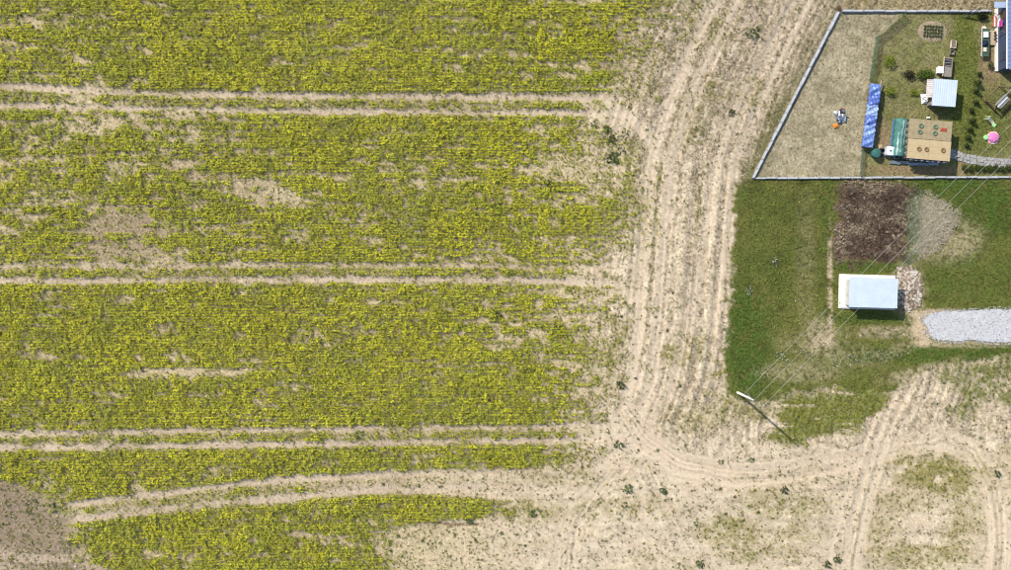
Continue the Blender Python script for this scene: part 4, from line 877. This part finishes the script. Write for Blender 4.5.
RUB = [(897, 268), (910, 266), (920, 274), (922, 290), (919, 306), (908, 312), (898, 309), (896, 290)]
rp = thing('rubble_heap', 'heap of beige broken rubble right of the blue roofed shed', 'rubble', (0, 0, 0))
mound(RUB, 908, 289, .35, M['brown_soil'], 4).build('mound', M['brown_soil'], rp)
tag(link('rubble', rock_cloud('rubble', 800, rnd_in(RUB), .10, .34, lambda x, y: .05 + .3 * max(0, 1 - math.hypot((x - 908) / 13, (y - 289) / 24)), [lin(214, 196, 172) * .6, lin(186, 164, 142) * .6, lin(150, 132, 112) * .6, lin(226, 214, 196) * .62], 9), rp), kind='stuff')
hp = thing('hay_heap', 'spread heap of pale straw and grey green cuttings right of the dark bed', 'heap', (0, 0, 0))
mound(HAYPILE, 930, 222, .3, M['brown_soil'], 6).build('mound', mat('hay', lin(190, 178, 148) * .58, .95, var=.35, scale=5, bump=.6), hp)
g = np.random.default_rng(66); pts = np.array(rnd_in([(930 + (x - 930) * 1.08, 222 + (y - 222) * 1.08) for x, y in HAYPILE])(3400, g)); hgt = .08 + .32 * np.clip(1 - np.hypot((pts[:, 0] - 930) / 27, (pts[:, 1] - 222) / 34) ** 2, 0, 1)
gn = ss(14, 2, np.abs(pts[:, 0] - (912 + (pts[:, 1] - 225) * -.1)))
pts = pts + g.normal(0, 1.6, pts.shape)
hc_ = mixc(lin(218, 202, 172) * .6, lin(140, 152, 116) * .58, np.clip(gn * .9 + .2 * g.random(len(pts)), 0, 1)) * (.6 + .6 * g.random((len(pts), 1)))
tag(link('straw', np_mesh('straw', leaves(W(pts[:, 0], pts[:, 1], hgt), .4, .07, .5, g), 4, hc_, M['straw']), hp), kind='stuff')
cl_ = rock_cloud('soil_clods', 420, rnd_in([(874 + (x - 874) * .84, 222 + (y - 222) * .86) for x, y in DARKBED]), .1, .36, lambda x, y: .0, [lin(116, 98, 80) * .5, lin(94, 78, 64) * .5, lin(172, 152, 126) * .55, lin(140, 120, 98) * .52], 19)
tag(link('soil_clods', cl_), 'dug brown clods of earth among the withered weeds above the shed', 'clods', kind='stuff')
# pale gravel pad
GP0 = [(938, 340), (930, 334), (928, 326), (924, 320), (931, 314), (945, 311.5), (965, 311), (985, 309.5), (1011, 309), (1060, 308.5), (1060, 343), (1011, 342), (990, 341.5), (970, 340), (955, 341), (938, 340)]
GP = []; ge_ = random.Random(12)
for (x0, y0), (x1, y1) in zip(GP0[:-1], GP0[1:]):
    nn = max(1, int(math.dist((x0, y0), (x1, y1)) / 2.5))
    for j in range(nn): GP.append((x0 + (x1 - x0) * j / nn + ge_.uniform(-.8, .8), y0 + (y1 - y0) * j / nn + ge_.uniform(-.9, .9)))
gm = MB(); vv = [P(x, y, .09) for x, y in GP]; gm.add(vv + [(v[0], v[1], -.1) for v in vv], [tuple(range(len(GP) - 1, -1, -1))] + [((i + 1) % len(GP), i, len(GP) + i, len(GP) + (i + 1) % len(GP)) for i in range(len(GP))])
o = gm.build('gravel_pad', M['gravel']); tag(o, 'pale grey gravel pad running to the right edge of the meadow', 'gravel pad', kind='structure')
GP2 = [(x + (-5 if x < 935 else 0), y + (2.6 if y > 325 else -2.6)) for x, y in GP]
tag(link('gravel_stones', rock_cloud('gravel_stones', 3000, rnd_in(GP2), .05, .13, lambda x, y: .075, [lin(214, 213, 214) * .62, lin(200, 200, 204) * .6, lin(222, 216, 208) * .62, lin(176, 174, 174) * .6], 29)), 'loose pale stones covering the gravel pad', 'gravel', kind='stuff')

# ------------------------------------------------------------------ power pole and three wires
HP = 8.6
pole = thing('power_pole', 'tall pale concrete power pole with crossarm at the lower meadow corner', 'power pole', P(737.5, 392.5, 0))
MB().tube((0, 0, -.2), (0, 0, HP), .17, .10, 12).build('shaft', M['concrete_white'], pole)
dx = 1 / math.sqrt(2)
ca = MB().box((0, 0, HP - .25), (2.7, .09, .09), rz=-math.pi / 4).build('crossarm', M['galv'], pole)
tops = []
for t in (-1.25, 0, 1.25):
    p = (t * dx, -t * dx, HP - .2 if t else HP)
    MB().lathe([(.03, 0), (.07, .05), (.05, .1), (.08, .14), (.05, .2), (.03, .24)], 10, p).build('insulator', M['porcelain'], ca)
    tops.append((p[0], p[1], p[2] + .24))
b = P(737.5, 392.5, 0)
for t, lb in zip(tops, ('upper left of the three thin power wires crossing the meadow', 'middle one of the three thin power wires crossing the meadow', 'lower right of the three thin power wires crossing the meadow')):
    m = MB(); p0 = np.array([b[0] + t[0], b[1] + t[1], t[2]])
    for sgn, ln in ((1, 62), (-1, 62)):
        pr = None
        for i in range(41):
            u = i / 40; p = p0 + np.array([dx * ln * u * sgn, dx * ln * u * sgn, -1.1 * 4 * u * (1 - u)])
            if pr is not None: m.tube(pr, p, .010 if sgn > 0 else .006, n=5, cap=False)
            pr = p
    o = m.build('power_wire', M['alu']); tag(o, lb, 'wire', 'power wires')
